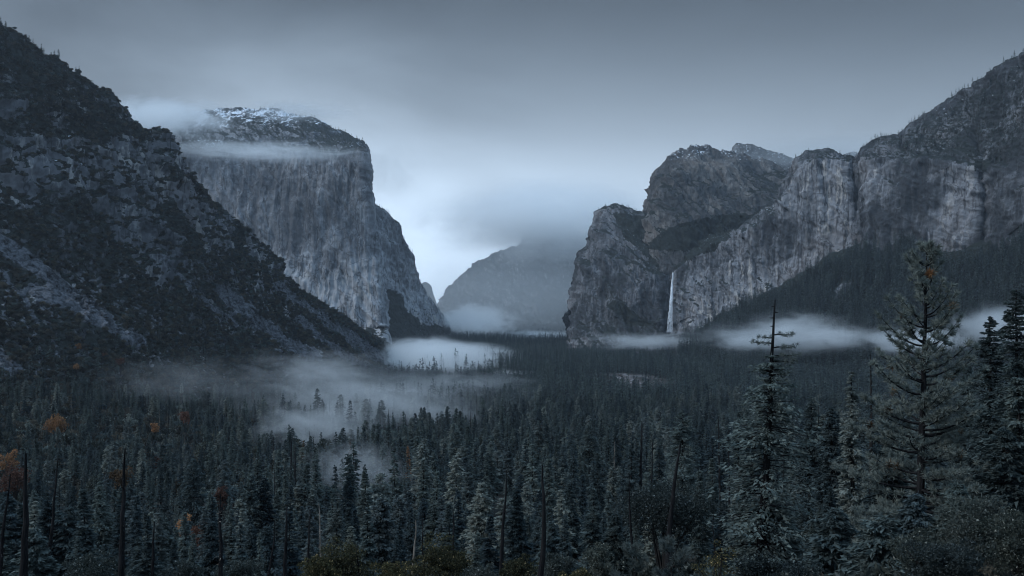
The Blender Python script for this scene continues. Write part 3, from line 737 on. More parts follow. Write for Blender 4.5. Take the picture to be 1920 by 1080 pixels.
# ------------------------------------------------------------------ prototypes used by the masses (never linked to the scene themselves)
def proto_coll(name, meshes):
    c = bpy.data.collections.new(name)
    for i, me in enumerate(meshes):
        c.objects.link(bpy.data.objects.new('%s_%02d' % (name, i), me))
    return c
def small_fir(seed, H=30, R=3.9, nb=54, nl=7, mat='fir', **k):
    tv, tf, path = trunk_geo(H, 0.34, seed, k=4, n=4, wob=0.1)
    cr, _ = fir_crown(H, R, seed, nb, nl, k.pop('lsz', 1.9), path=path, **k)
    return two_part_mesh('small_fir', (tv, tf), cr, M['bark'], M[mat])
far_firs = [small_fir(1, R=4.8), small_fir(2, R=4.2, irr=0.55), small_fir(3, R=5.6, shape=0.7), small_fir(4, R=3.8, base=0.1), small_fir(5, R=6.0, base=0.15, shape=0.55, irr=0.5), small_fir(6, R=4.8, shape=1.0)]
mid_firs = [small_fir(11, R=5.0, nb=190, nl=14, lsz=1.25), small_fir(12, R=4.2, nb=180, nl=14, lsz=1.2, base=0.1), small_fir(13, R=6.2, nb=200, nl=14, lsz=1.35, shape=0.7),
            small_fir(14, R=3.9, nb=160, nl=14, lsz=1.1, shape=1.0), small_fir(15, R=6.6, nb=170, nl=16, lsz=1.35, base=0.12, shape=0.5, irr=0.55, mat='pine'), small_fir(16, R=5.2, nb=180, nl=14, lsz=1.2, layers=16)]
def small_oak(seed, H=20, R=6.5, mat='oak', ncl=34, nl=34, lsz=1.0):
    lf, cs = leafy_geo(R, H * 0.72, H * 0.26, seed, ncl, nl, lsz, 0.30, 0.8)
    return two_part_mesh('small_oak', stems_geo(cs[:6], 0.3, seed), lf, M['bark'], M[mat])
mid_firs += [small_oak(17), small_oak(18, 17, 7.2, 'fir'), small_oak(19, 22, 5.6, 'pine')]
C_FAR = proto_coll('far_fir', far_firs); C_MID = proto_coll('mid_fir', mid_firs)
def snag_mesh(seed, H=24, mat='char'):
    a, b, _ = snag_geo(H, 0.3, seed, nstub=9, k=4, stub=1.7)
    return two_part_mesh('pole', a, b, M[mat], M[mat])
C_SNAG = proto_coll('pole', [snag_mesh(21), snag_mesh(22, 20), snag_mesh(23, 27), snag_mesh(24, 22, 'bark')])
def bush_mesh(seed, R=5.6, H=5.0, mat='brush', ncl=14, nl=60, lsz=1.0):
    lf, cs = leafy_geo(R, H, -0.8, seed, ncl, nl, lsz, 0.40, 0.7)
    return two_part_mesh('bush', stems_geo(cs[:3], 0.15, seed), lf, M['bark'], M[mat])
C_BUSH = proto_coll('bush', [bush_mesh(31), bush_mesh(32, 4.2, 6.5), bush_mesh(33, 6.0, 5.0), bush_mesh(34, 5.2, 6.0, 'oak'), bush_mesh(35, 4.6, 5.5, 'fir')])

def instancer(name, pts, rotz, scl, idx, coll, label, cat, tilt=None):
    n = len(pts); rot = np.zeros((n, 3)); rot[:, 2] = rotz
    if tilt is not None: rot[:, :2] = tilt
    scl = np.asarray(scl); scl = scl if scl.ndim == 2 else np.repeat(scl[:, None], 3, 1)
    me = bpy.data.meshes.new(name); me.vertices.add(n); me.vertices.foreach_set('co', np.asarray(pts, np.float32).ravel())
    for an, av in (('rotv', rot), ('sclv', scl)):
        a = me.attributes.new(an, 'FLOAT_VECTOR', 'POINT'); a.data.foreach_set('vector', np.asarray(av, np.float32).ravel())
    a = me.attributes.new('kindi', 'INT', 'POINT'); a.data.foreach_set('value', np.asarray(idx, np.int32))
    me.update()
    o = bpy.data.objects.new(name, me); col.objects.link(o)
    ng = bpy.data.node_groups.new(name, 'GeometryNodeTree')
    ng.interface.new_socket('Geometry', in_out='INPUT', socket_type='NodeSocketGeometry')
    ng.interface.new_socket('Geometry', in_out='OUTPUT', socket_type='NodeSocketGeometry')
    N = ng.nodes; L = ng.links
    gi = N.new('NodeGroupInput'); go = N.new('NodeGroupOutput'); ip = N.new('GeometryNodeInstanceOnPoints')
    ci = N.new('GeometryNodeCollectionInfo'); ci.inputs['Collection'].default_value = coll
    ci.inputs['Separate Children'].default_value = True; ci.inputs['Reset Children'].default_value = True
    def na(nm, ty):
        q = N.new('GeometryNodeInputNamedAttribute'); q.data_type = ty; q.inputs['Name'].default_value = nm; return q.outputs['Attribute']
    mp = N.new('GeometryNodeMeshToPoints'); L.new(gi.outputs[0], mp.inputs[0]); L.new(mp.outputs[0], ip.inputs['Points'])
    L.new(ci.outputs[0], ip.inputs['Instance']); ip.inputs['Pick Instance'].default_value = True
    L.new(na('kindi', 'INT'), ip.inputs['Instance Index'])
    er = N.new('FunctionNodeEulerToRotation'); L.new(na('rotv', 'FLOAT_VECTOR'), er.inputs[0]); L.new(er.outputs[0], ip.inputs['Rotation'])
    L.new(na('sclv', 'FLOAT_VECTOR'), ip.inputs['Scale']); L.new(ip.outputs[0], go.inputs[0])
    md = o.modifiers.new('copies', 'NODES'); md.node_group = ng
    tag(o, label, cat, kind='stuff')
    return o

# ------------------------------------------------------------------ where the valley forest grows
def jitter(x0, x1, y0, y1, st, g):
    X_, Y_ = np.meshgrid(np.arange(x0, x1, st), np.arange(y0, y1, st))
    return (X_ + g.uniform(-.48, .48, X_.shape) * st).ravel(), (Y_ + g.uniform(-.48, .48, X_.shape) * st).ravel()
g = np.random.default_rng(77)
TX, TY, TH = [], [], []
for y0, y1, st in ((140, 420, 8.2), (420, 900, 10.5), (900, 1700, 12.5), (1700, 2800, 12.5), (2800, 4600, 15.0), (4600, 6500, 22.0)):
    m = y1 * 0.70; x, y = jitter(-m, m, y0, y1, st, g)
    k = np.abs(x) < 0.64 * y + 25; x, y = x[k], y[k]
    TX.append(x); TY.append(y)
x = np.concatenate(TX); y = np.concatenate(TY)
z = ground_z(x, y)
Q = np.stack([x, y, x * 0], -1)
stand = fbm(Q / 120, 3)
keep = g.random(len(x)) < np.clip(0.92 + 0.5 * stand, 0.35, 1)
ppx = 960 + x / y * F
left_edge = np.interp(y, [0, 700, 820, 1000, 1300, 1700, 2200, 2600], [-2000, -500, 60, 300, 470, 660, 770, 800])
keep &= ppx > left_edge - 60
right_edge = np.interp(y, [0, 1400, 1700, 2000, 2300, 2600, 2700, 3000, 3100], [4000, 2300, 1960, 1680, 1420, 1270, 1160, 1160, 1060])
keep &= (ppx < right_edge + 30) | (y > 3150)
meadow_m = (np.abs((x - 262) / 62) ** 2.6 + np.abs((y - 1815) / 150) ** 2.6) < 1
keep &= ~(meadow_m & (g.random(len(x)) < 0.97))
river = (ppx > 690) & (ppx < 1100) & (y > 1880) & (y < 3250) & (x < np.interp(y, [1900, 2200, 2600, 3000, 3300], [60, -20, -70, -130, -200]))
keep &= ~(river & (g.random(len(x)) < 0.93))
burn = np.clip(sstep(-x, 0.02 * y, 0.22 * y) * sstep(y, 420, 700) * (1 - sstep(y, 1300, 1700)) * (0.55 + fbm(Q / 90 + 9, 3)), 0, 1)
x, y, z, stand, burn, ppx = (a[keep] for a in (x, y, z, stand, burn, ppx))
r = g.random(len(x))
H = 32 * (0.42 + 0.80 * g.random(len(x)) ** 1.4) * (1 + 0.32 * stand)
H *= np.interp(y, [140, 200, 320, 600, 900, 2000], [0.42, 0.50, 0.60, 0.78, 1.0, 1.08])
H *= 1 - 0.34 * sstep(-x, 0.12 * y, 0.42 * y) * (y < 1300)
H *= 1 + 0.16 * (g.random(len(x)) < 0.06)
is_snag = r < 0.02 + 0.42 * burn
thin = g.random(len(x)) < 0.45 * burn
top_py = HY - (z + H) / y * F
vis = top_py < 1120
heroes_clear = np.zeros(len(x), bool)
# keep near ground in front of the hand placed trees free
near = y < 175
use = vis & ~thin & ~near
x, y, z, H, is_snag, ppx, top_py = (a[use] for a in (x, y, z, H, is_snag, ppx, top_py))
inview = (ppx > -10) & (ppx < 1930) & (top_py < 1070)
fir_i = np.where(~is_snag)[0]; sn_i = np.where(is_snag)[0]
order = fir_i[np.argsort(y[fir_i] + 1e6 * ~inview[fir_i])]
IND = order[:120]; rest = order[120:]
rest_mid = rest[y[rest] < 1300]; rest_far = rest[y[rest] >= 1300]
sorder = sn_i[np.argsort(y[sn_i] + 1e6 * ~inview[sn_i])]
SIND = sorder[:150]; srest = sorder[150:]
def put(idx, coll, nk, name, label, cat, wmul=1.0, bh=30.0):
    n = len(idx); s = H[idx] / bh
    instancer(name, np.stack([x[idx], y[idx], z[idx] - 0.4], -1), g.random(n) * 6.28, np.stack([s * wmul, s * wmul, s], -1) * np.stack([g.uniform(.95, 1.6, n)] * 2 + [np.ones(n)], -1), np.where(g.random(n) < (0.10 + 0.22 * (x[idx] < -0.12 * y[idx])), g.integers(0, nk, n), g.integers(0, min(nk, 6), n)), coll, label, cat)
put(rest_mid, C_MID, 9, 'forest', 'dense dark conifer forest filling the near and middle valley floor', 'forest')
put(rest_far, C_FAR, 6, 'far_forest', 'dense conifer forest on the far valley floor reaching to the cliffs', 'forest')
put(srest, C_SNAG, 4, 'burnt_forest', 'many thin burnt trunks standing in the mist of the middle valley', 'burnt trees', 1.0, 24.0)

# ------------------------------------------------------------------ trees and brush that grow on the mountains
def scatter(name_idx, n, weight, seed):
    D = name_idx; gg = np.random.default_rng(seed); wgt = np.clip(weight, 0, None).ravel().astype(float)
    P = D['P']; a = np.linalg.norm(np.cross(np.gradient(P, axis=1), np.gradient(P, axis=0)), axis=-1).ravel()
    w_ = wgt * a; w_ /= w_.sum(); i = gg.choice(len(w_), n, p=w_)
    q = P.reshape(-1, 3)[i] + gg.normal(0, 1.0, (n, 3)) * [1, 1, 0]
    return q, gg
D = MTN['mountain_wall']; fr = (D['P'][..., 1] < 2450) & (D['px'] > -200) & (np.arange(D['P'].shape[0])[:, None] < 470)
q, gg = scatter(D, 26000, fr * sstep(D['veg'], 0.3, 0.7) * (1 - D['talus']), 3)
s = gg.uniform(0.45, 1.15, len(q)) * np.interp(q[:, 1], [700, 1200, 2200], [0.75, 0.85, 1.0])
instancer('brush', q, gg.random(len(q)) * 6.28, np.stack([s, s, s * gg.uniform(.7, 1.25, len(q))], -1), gg.choice([0, 1, 2, 0, 1, 2, 3, 4], len(q)), C_BUSH, 'dark low brush covering the left mountainside between rock bands and talus', 'brush')
wl = fr * sstep(D['veg'], 0.3, 0.7) * (1 - D['talus']) * (sstep(D['py'], 600, 720) * 1.0 + 0.04 + 0.8 * ((D['py'] < 150) & (D['px'] < 200)))
q, gg = scatter(D, 1500, wl, 4); s = gg.uniform(0.3, 0.75, len(q))
instancer('slope_forest', q, gg.random(len(q)) * 6.28, np.stack([s * 1.5, s * 1.5, s], -1), gg.integers(0, 6, len(q)), C_FAR, 'scattered small conifers growing on the left mountainside', 'forest')
D = MTN['mountain_slope']; up_ = np.arange(D['P'].shape[0])[:, None] < 190
q, gg = scatter(D, 7000, up_ * (D['veg'] > 0.5) * (D['px'] > 1240) * (D['px'] < 2050), 5); s = gg.uniform(0.5, 1.35, len(q)) ** 1.2 * 1.35
instancer('slope_forest', q, gg.random(len(q)) * 6.28, s, gg.integers(0, 6, len(q)), C_FAR, 'dense dark conifers covering the slope below the right cliffs', 'forest')
for nm, n, fn, sc_, lab, sd in (
    ('cliff_wall', 900, lambda D: (D['veg'] > 0.45) * (D['py'] < 330) * (D['px'] < 1990) + 0.5 * (D['veg'] > 0.5) * (D['py'] >= 330), (0.25, 0.62), 'small conifers growing on ledges and the ridge of the right wall', 6),
    ('cliff', 900, lambda D: (D['veg'] > 0.5) * 1.0, (0.22, 0.5), 'small conifers on the ledges and hanging valley above the waterfall', 7),
    ('cliff_monolith', 900, lambda D: (D['py'] < 292) * (D['nz'] > 0.25) * (D['P'][..., 2] > 560), (0.25, 0.5), 'tiny conifers dotting the snowy top of the monolith', 8),
    ('cliff_shoulder', 700, lambda D: (D['veg'] > 0.5) * 1.0, (0.3, 0.6), 'small conifers in the gully at the foot of the monolith shoulder', 9)):
    D = MTN[nm]; fr = np.arange(D['P'].shape[0])[:, None] < D['P'].shape[0] * 0.93
    q, gg = scatter(D, n, fn(D) * fr, sd); s = gg.uniform(*sc_, len(q))
    instancer('ledge_trees', q, gg.random(len(q)) * 6.28, np.stack([s * 1.7, s * 1.7, s], -1), gg.integers(0, 6, len(q)), C_FAR, lab, 'forest')
# brush between the trees on the left side of the valley
bx, by = jitter(-800, 60, 330, 1500, 9.0, g); bp = 960 + bx / by * F
k_ = (bp > -120) & (bp < 760) & (g.random(len(bx)) < 0.8 * sstep(fbm(np.stack([bx / 80, by / 80, bx * 0], -1), 3) + 0.0012 * (500 - bp), -0.35, 0.25))
bx, by = bx[k_], by[k_]; s_ = g.uniform(0.5, 1.15, len(bx))
instancer('brush', np.stack([bx, by, ground_z(bx, by)], -1), g.random(len(bx)) * 6.28, np.stack([s_, s_, s_ * g.uniform(.8, 1.4, len(bx))], -1), g.choice([0, 1, 2, 3, 4], len(bx)), C_BUSH, 'brush and low oaks filling the gaps between trees in the left valley', 'brush')

# ------------------------------------------------------------------ single trees, each a thing with trunk and crown
CRTREE = {'mesh': {}}
def empty(name, loc, rz=0.0, s=1.0):
    o = bpy.data.objects.new(name, None); o.location = loc; o.rotation_euler = (0, 0, rz)
    o.scale = (s, s, s) if np.isscalar(s) else s
    o.empty_display_size = 1.0; col.objects.link(o); return o
def child(name, me, parent):
    o = bpy.data.objects.new(name, me); col.objects.link(o); o.parent = parent; return o
def M_(name, geo, mat): return mesh_np(name, geo[0], geo[1], M[mat], link=False)
def make_tree(trunk_me, crown_me, loc, rz, s, name='conifer_tree', tname='trunk', cname='crown'):
    r_ = empty(name, loc, rz, s); child(tname, trunk_me, r_)
    if crown_me: child(cname, crown_me, r_)
    return r_
SPEC = [  # kind, H, R, crown options
    ('fir', 30, 5.0, dict(nb=260, nl=26, lsz=0.95)), ('fir', 30, 4.2, dict(nb=240, nl=24, lsz=0.9, base=0.08)), ('fir', 30, 6.0, dict(nb=280, nl=26, lsz=1.0, shape=0.7)),
    ('fir', 30, 3.8, dict(nb=230, nl=22, lsz=0.85, shape=1.0, irr=.55)), ('pine', 30, 6.2, dict(nb=210, nl=30, lsz=0.95, base=0.16, shape=0.5, irr=0.6, layers=13)), ('fir', 30, 4.9, dict(nb=250, nl=26, lsz=.95, layers=17)),
    ('pine', 30, 5.6, dict(nb=200, nl=28, lsz=0.9, base=0.14, shape=0.6, irr=0.6, layers=14))]
IM = []
for i, (mt, Hh, Rr, kw) in enumerate(SPEC):
    tv, tf, path = trunk_geo(Hh, 0.38, 60 + i, k=6, n=8)
    cr, lm = fir_crown(Hh, Rr, 60 + i, path=path, **kw)
    IM.append((M_('trunk', (tv, tf), 'bark'), M_('crown', cr, mt)))
proto_t = {}
LABS = {'fir': ('dark narrow conifer among the crowded firs of the valley forest', 'crowded firs of the valley forest'),
        'pine': ('open layered pine standing among the darker firs of the valley forest', 'open pines of the valley forest')}
for j, i in enumerate(IND):
    k = int(g.integers(0, len(SPEC))); s = H[i] / 30.0; wm = s * g.uniform(.9, 1.25)
    t_ = make_tree(IM[k][0], IM[k][1], (x[i], y[i], z[i] - 0.3), g.random() * 6.28, (wm * 1.3, wm * 1.3, s))
    lb, gr = LABS[SPEC[k][0]]
    tag(t_, lb, 'tree', gr)
SM = []
for i, (hh, mt, ns) in enumerate(((24, 'char', 12), (20, 'char', 7), (27, 'char', 14), (22, 'bare', 12), (25, 'char', 18))):
    a, b, _ = snag_geo(hh, 0.30, 200 + i, nstub=ns, stub=1.9); SM.append((M_('trunk', a, mt), M_('branches', b, mt), hh))
for j, i in enumerate(SIND):
    k = int(g.choice([0, 1, 2, 4, 0, 2, 4, 3])); s = H[i] / 30.0 * 1.1
    t_ = make_tree(SM[k][0], SM[k][1], (x[i], y[i], z[i] - 0.3), g.random() * 6.28, s, 'burnt_tree', 'trunk', 'crown')
    pale = k == 3
    tag(t_, 'pale bleached dead trunk standing in the burnt part of the forest' if pale else 'thin charred dead trunk standing in the burnt part of the forest', 'dead tree',
        'bleached trunks of the burnt forest' if pale else 'charred trunks of the burnt forest')

def ground_at(px_, Y): X_ = (px_ - 960) / F * Y; return X_, float(ground_z(np.array([X_]), np.array([float(Y)]))[0])
def hero_base(px_, py_, Y):
    X_, zg = ground_at(px_, Y); zt = (HY - py_) / F * Y
    return X_, zg, max(zt - zg, 3.0)

# --- hand placed conifers: (px, py of the tip, metres away, crown radius, kind, label)
HERO = [
 (905, 903, 128, 3.9, 'spread', 'pale grey green conifer in the bottom centre beside the leaning black trunk'),
 (716, 932, 122, 3.8, 'spread', 'broad conifer with dark visible trunk in front of the faint lower mist'),
 (965, 972, 118, 2.2, 'fir', 'small narrow conifer just right of the leaning black trunk'),
 (1284, 770, 172, 6.5, 'full', 'wide conifer rising above the forked leaning snag and flat oak crown'),
 (1391, 872, 104, 2.9, 'fir', 'pale narrow fir left of the tall broken topped tree'),
 (1310, 880, 112, 2.0, 'fir', 'thin tipped conifer between the leaning snag and the thin pole'),
 (1182, 826, 150, 3.6, 'fir', 'narrow frosted conifer left of the flat crowned oak'),
 (1120, 862, 150, 3.4, 'fir', 'upright conifer to the right of the thick black pole'),
 (1072, 905, 135, 2.8, 'fir', 'dark conifer right behind the thick black pole'),
 (1600, 693, 98, 2.9, 'fir', 'tall narrow grey fir just left of the great pine'),
 (1632, 655, 150, 3.0, 'thin', 'thin bare topped conifer behind the narrow grey fir'),
 (1560, 760, 120, 3.6, 'full', 'dark fir between the broken topped tree and the narrow grey fir'),
 (1518, 742, 150, 3.8, 'full', 'dark fir partly hidden behind the broken topped tree'),
 (1668, 800, 84, 3.4, 'fir', 'shaggy fir in front of the great pine with drooping tips'),
 (1858, 590, 112, 4.4, 'full', 'rounded grey pine standing against the bright mist on the right'),
 (1905, 540, 104, 4.8, 'full', 'tall dark fir cut by the right edge of the photo'),
 (1912, 705, 74, 3.0, 'spread', 'pale speckled conifer low at the right edge'),
 (1815, 680, 140, 4.2, 'full', 'dark fir behind the right limbs of the great pine'),
 (1450, 935, 88, 3.4, 'spread', 'soft low conifer at the foot of the broken topped tree'),
 (1262, 1030, 62, 1.7, 'pinelet', 'young bushy pine with long needles at the bottom edge below the leaning snag'),
 (1182, 1038, 60, 1.3, 'pinelet', 'tiny long needled pine sprig at the bottom edge left of the young bushy pine'),
 (1560, 950, 70, 3.2, 'spread', 'low shaggy conifer at the bottom between the broken topped tree and oak brush'),
 (1655, 965, 62, 3.4, 'spread', 'dark drooping conifer at the bottom below the shaggy fir'),
 (1790, 905, 66, 3.0, 'spread', 'low shaggy conifer hiding the foot of the great pine on its right'),
 (1705, 925, 68, 2.8, 'spread', 'low shaggy conifer hiding the foot of the great pine on its left'),
 (1880, 800, 72, 3.2, 'full', 'mid height conifer between the right limbs of the great pine and the edge'),
 (190, 900, 150, 3.6, 'fir', 'pointed conifer left of the tall thick charred trunk'),
 (362, 860, 210, 5.4, 'spread', 'broad layered conifer between the two tallest charred trunks'),
 (130, 950, 110, 3.8, 'spread', 'dim shaggy conifer at lower left beside the thick charred trunk'),
 (320, 985, 120, 2.6, 'fir', 'pointed grey conifer at the bottom right of the thick charred trunk'),
 (262, 920, 160, 3.6, 'fir', 'pale pointed conifer just right of the thick charred trunk'),
 (470, 890, 175, 4.0, 'spread', 'flat topped layered conifer right of the stubbed charred trunk'),
 (566, 868, 260, 3.2, 'fir', 'frosted narrow conifer below the twin dead poles'),
 (652, 892, 175, 3.4, 'fir', 'dark narrow conifer left of the broad conifer with visible trunk'),
 (800, 940, 150, 3.2, 'fir', 'slim dark conifer midway along the lower forest edge'),
 (1010, 940, 150, 3.0, 'fir', 'slim conifer close behind the thick black pole'),
 (1035, 975, 110, 2.8, 'fir', 'small dark fir at the right foot of the thick black pole'),
 (1150, 960, 100, 2.6, 'fir', 'small fir at the left edge of the flat crowned oak'),
 (20, 930, 120, 3.6, 'spread', 'shadowy conifer in the bottom left corner'),
 (60, 990, 90, 3.0, 'spread', 'low dim conifer at the base of the leftmost charred trunk'),
 (400, 975, 120, 3.0, 'fir', 'dark pointed conifer at the base of the stubbed charred trunk'),
 (500, 985, 110, 3.0, 'fir', 'dark pointed conifer left of the straight charred pole'),
]
for n_, (a_, b_, Y_, R_, kd, lab) in enumerate(HERO):
    X_, zg, h_ = hero_base(a_, b_, Y_); sd = 300 + n_; R_ *= 1.0 if kd == 'pinelet' else 1.3
    tv, tf, path = trunk_geo(h_, 0.014 * h_ + 0.06, sd, k=8, n=12, wob=0.06)
    if kd in ('pine', 'pinelet'):
        if kd == 'pine': cr, lm, _ = pine_geo(h_, R_, sd, nlimb=80, base=0.12, path=path, per=9, ndl=26, r=0.5, w_=0.09)
        else: cr, lm, _ = pine_geo(h_, R_, sd, nlimb=26, base=0.1, path=path, per=5, ndl=60, r=0.42, w_=0.035, rise=0.8)
        mt = 'pine'
    elif kd == 'full':
        cr, lm = fir_crown(h_, R_, sd, 420, 60, 0.46, base=0.04, path=path, shape=0.62, limbs=True, irr=.45, droop=0.25, up=.12); mt = 'fir'
    elif kd == 'thin':
        cr, lm = fir_crown(h_, R_, sd, 110, 12, 0.5, base=0.2, path=path, limbs=True, irr=.6, layers=16); mt = 'fir'
    elif kd == 'spread':
        cr, lm = fir_crown(h_, R_, sd, 260, 46, 0.52, base=0.10, path=path, shape=0.62, limbs=True, irr=.5, layers=max(9, int(h_ * 0.8)), droop=0.35, up=.1); mt = 'pine' if n_ in (0, 1) else 'fir'
    else:
        cr, lm = fir_crown(h_, R_, sd, 260, 44, 0.50, base=0.06, path=path, shape=0.85, limbs=True, irr=.5, droop=0.4); mt = 'pine' if 'pale' in lab or 'grey' in lab else 'fir'
    r_ = empty('conifer_tree', (X_, Y_, zg - 0.2)); child('trunk', M_('trunk', (tv, tf), 'bark'), r_)
    child('limbs', M_('limbs', lm, 'bark'), r_); child('crown', M_('crown', cr, mt), r_)
    tag(r_, lab, 'tree')

# --- the great pine on the right
X_, zg, h_ = hero_base(1722, 462, 76)
tv, tf, path = trunk_geo(h_, 0.42, 501, lean=(0.012, 0), k=10, n=18, wob=0.05, top=0.05)
cr, lm, C_ = pine_geo(h_, 8.4, 501, nlimb=125, base=0.03, path=path, shape=0.82, per=16, ndl=42, r=0.50, w_=0.08, rise=0.66, openness=0.48)
gp = empty('pine_tree', (X_, 76, zg)); child('trunk', M_('trunk', (tv, tf), 'char'), gp); child('limbs', M_('limbs', lm, 'char'), gp); child('crown', M_('crown', cr, 'great'), gp)
tag(gp, 'great open pine towering on the right with up-curved limbs and one orange tuft', 'tree')
gg = np.random.default_rng(9)
dead = np.array([path[-1] + [0.15, -0.35, -2.35]]); child('dead_tuft', M_('dead_tuft', tufts(dead, 240, 0.52, 0.07, gg), 'autumn'), gp)['label'] = 'orange dead needle tuft near the top of the great pine'
for q_ in gg.choice(len(C_), 16, replace=False):
    child('dry_tuft', M_('dry_tuft', tufts(C_[q_:q_ + 1], 60, 0.5, 0.07, gg), 'straw'), gp)['label'] = 'dry straw coloured needle tuft'

# --- the tree with the bare broken top
X_, zg, h_ = hero_base(1452, 562, 86)
tv, tf, path = trunk_geo(h_, 0.50, 601, lean=(0.055, 0), k=9, n=16, wob=0.05, top=0.10)
# lean starts at the foot: shift so that the tip stands where the photo shows it
X_ = X_ - path[-1][0]
tv = tv.copy(); 
cr, lm = fir_crown(h_ * 0.82, 9.0, 601, 240, 42, 0.5, base=0.05, path=np.stack([at_path(path, np.array([q_]))[0] for q_ in np.linspace(0, .80, 10)]), shape=0.5, limbs=True, irr=.55, layers=15, droop=0.30, up=.12)
bt = empty('broken_top_tree', (X_, 86, zg)); child('trunk', M_('trunk', (tv, tf), 'char'), bt)
child('limbs', M_('limbs', lm, 'char'), bt); child('crown', M_('crown', cr, 'fir'), bt)
lb_, tf_c = [], []
for q_, az, L_ in ((0.83, 0.2, 2.2), (0.845, 2.9, 1.9), (0.80, 0.1, 2.6), (0.865, 3.4, 1.3), (0.78, 5.9, 2.4), (0.875, 5.8, 2.0), (0.905, 1.9, 0.8), (0.935, 3.6, 0.5), (0.955, 0.3, 0.45), (0.975, 2.5, 0.35)):
    p0 = at_path(path, np.array([q_]))[0]; D_ = np.array([np.cos(az), np.sin(az) * 0.4, 0]); s_ = np.linspace(0, 1, 6)
    pp = p0 + D_ * (s_ * L_)[:, None]; pp[:, 2] += L_ * (0.05 * np.sin(s_ * 5) - 0.12 * s_ + 0.25 * s_ ** 2)
    lb_.append(tube(pp, np.linspace(0.07, 0.02, 6), 4))
    if L_ > 1.0:
        for m_ in range(int(L_ * 7)): tf_c.append(pp[2 + m_ % 4] + gg.normal(0, 0.22, 3) * [1, 1, .45])
child('dead_crown', M_('dead_crown', merge(lb_), 'char'), bt)
child('upper_sprays', M_('upper_sprays', tufts(np.array(tf_c), 26, 0.3, 0.05, gg), 'pine'), bt)
tag(bt, 'tall tree with bare blackened broken top and ragged live branches above its full crown', 'tree')

# --- charred snags of the foreground: px of the tip, py, metres away, trunk radius, lean, stubs, material, label
SN = [
 (50, 848, 66, 0.30, 0.045, 12, 'char', 'thick charred trunk second from the left edge, leaning slightly'),
 (20, 890, 70, 0.17, 0.10, 12, 'char', 'thin charred trunk nearest the left edge with many fine stubs'),
 (108, 858, 92, 0.20, 0.11, 9, 'char', 'crooked charred trunk with pale broken top at lower left'),
 (236, 842, 72, 0.26, 0.03, 6, 'char', 'tallest thick charred trunk in the lower left forest'),
 (288, 978, 74, 0.17, 0.05, 4, 'char', 'short charred trunk right of the tallest one at lower left'),
 (414, 926, 72, 0.20, 0.0, 20, 'char', 'charred trunk carrying many drooping pale stub branches'),
 (538, 948, 68, 0.19, 0.02, 5, 'char', 'straight charred pole left of the thinner twin poles'),
 (514, 975, 78, 0.13, 0.10, 5, 'char', 'leaning thin charred pole left of the straight charred pole'),
 (582, 950, 76, 0.14, 0.0, 9, 'char', 'thin charred pole left of the pale twig covered one'),
 (598, 940, 84, 0.10, -0.02, 16, 'bare', 'thin bleached pole covered in pale side twigs'),
 (671, 1018, 80, 0.12, 0.0, 6, 'char', 'short charred stub in front of the yellowish shrubs'),
 (779, 975, 84, 0.17, 0.04, 8, 'bare', 'broken bleached trunk with forked twigs at bottom centre'),
 (792, 962, 92, 0.13, -0.02, 8, 'char', 'slim dark trunk beside the broken bleached one'),
 (849, 948, 86, 0.16, 0.0, 5, 'char', 'straight dark trunk behind the round yellowish shrub'),
 (949, 886, 74, 0.19, 0.055, 9, 'char', 'leaning black trunk with curled stubs right of the pale grey green conifer'),
 (1017, 868, 58, 0.21, 0.012, 2, 'char', 'thick smooth black pole at the bottom centre right'),
 (1180, 898, 86, 0.15, -0.05, 3, 'char', 'thin black pole leaning at the left of the flat crowned oak'),
 (1276, 834, 72, 0.26, 0.085, 7, 'char', 'strongly leaning black snag rising out of the flat crowned oak'),
 (1204, 792, 150, 0.34, 0.0, 5, 'char', 'dark forked trunk standing behind the flat crowned oak'),
 (1222, 815, 155, 0.20, -0.02, 4, 'char', 'thinner dark trunk right of the forked trunk behind the oak'),
 (1347, 780, 130, 0.20, -0.01, 3, 'char', 'tall thin dark trunk between the oak and the pale narrow fir'),
 (1366, 806, 135, 0.16, -0.01, 3, 'char', 'thin dark trunk close to the pale narrow fir'),
 (1338, 960, 84, 0.10, 0.0, 4, 'char', 'slender dark pole at the right edge of the flat crowned oak'),
 (547, 824, 330, 0.45, 0.02, 22, 'char', 'left one of the twin dead poles standing in the middle mist'),
 (553, 832, 335, 0.40, 0.0, 20, 'char', 'right one of the twin dead poles standing in the middle mist'),
 (1535, 760, 160, 0.16, -0.02, 6, 'char', 'thin dead pole right of the broken topped tree'),
 (1690, 248, 2380, 1.1, 0.0, 2, 'char', 'tiny bare pole standing on the ridge above the right wall'),
]
for n_, (a_, b_, Y_, r0, ln, ns, mt, lab) in enumerate(SN):
    if Y_ > 1000:
        X_, zg, h_ = (a_ - 960) / F * Y_, (HY - 268) / F * Y_, 30.0
    else: X_, zg, h_ = hero_base(a_, b_, Y_)
    a, b, pth = snag_geo(h_, r0 * 1.3, 700 + n_, (ln, 0), ns, 9, 0.07 * min(h_, 30), 0.25 if ns > 10 else 0.4, 0.25)
    r_ = empty('burnt_tree', (X_ - pth[-1][0], Y_, zg - 0.2)); child('trunk', M_('trunk', a, mt), r_)
    if b: child('crown', M_('crown', b, 'bare' if ns > 15 else mt), r_)
    tag(r_, lab, 'dead tree')

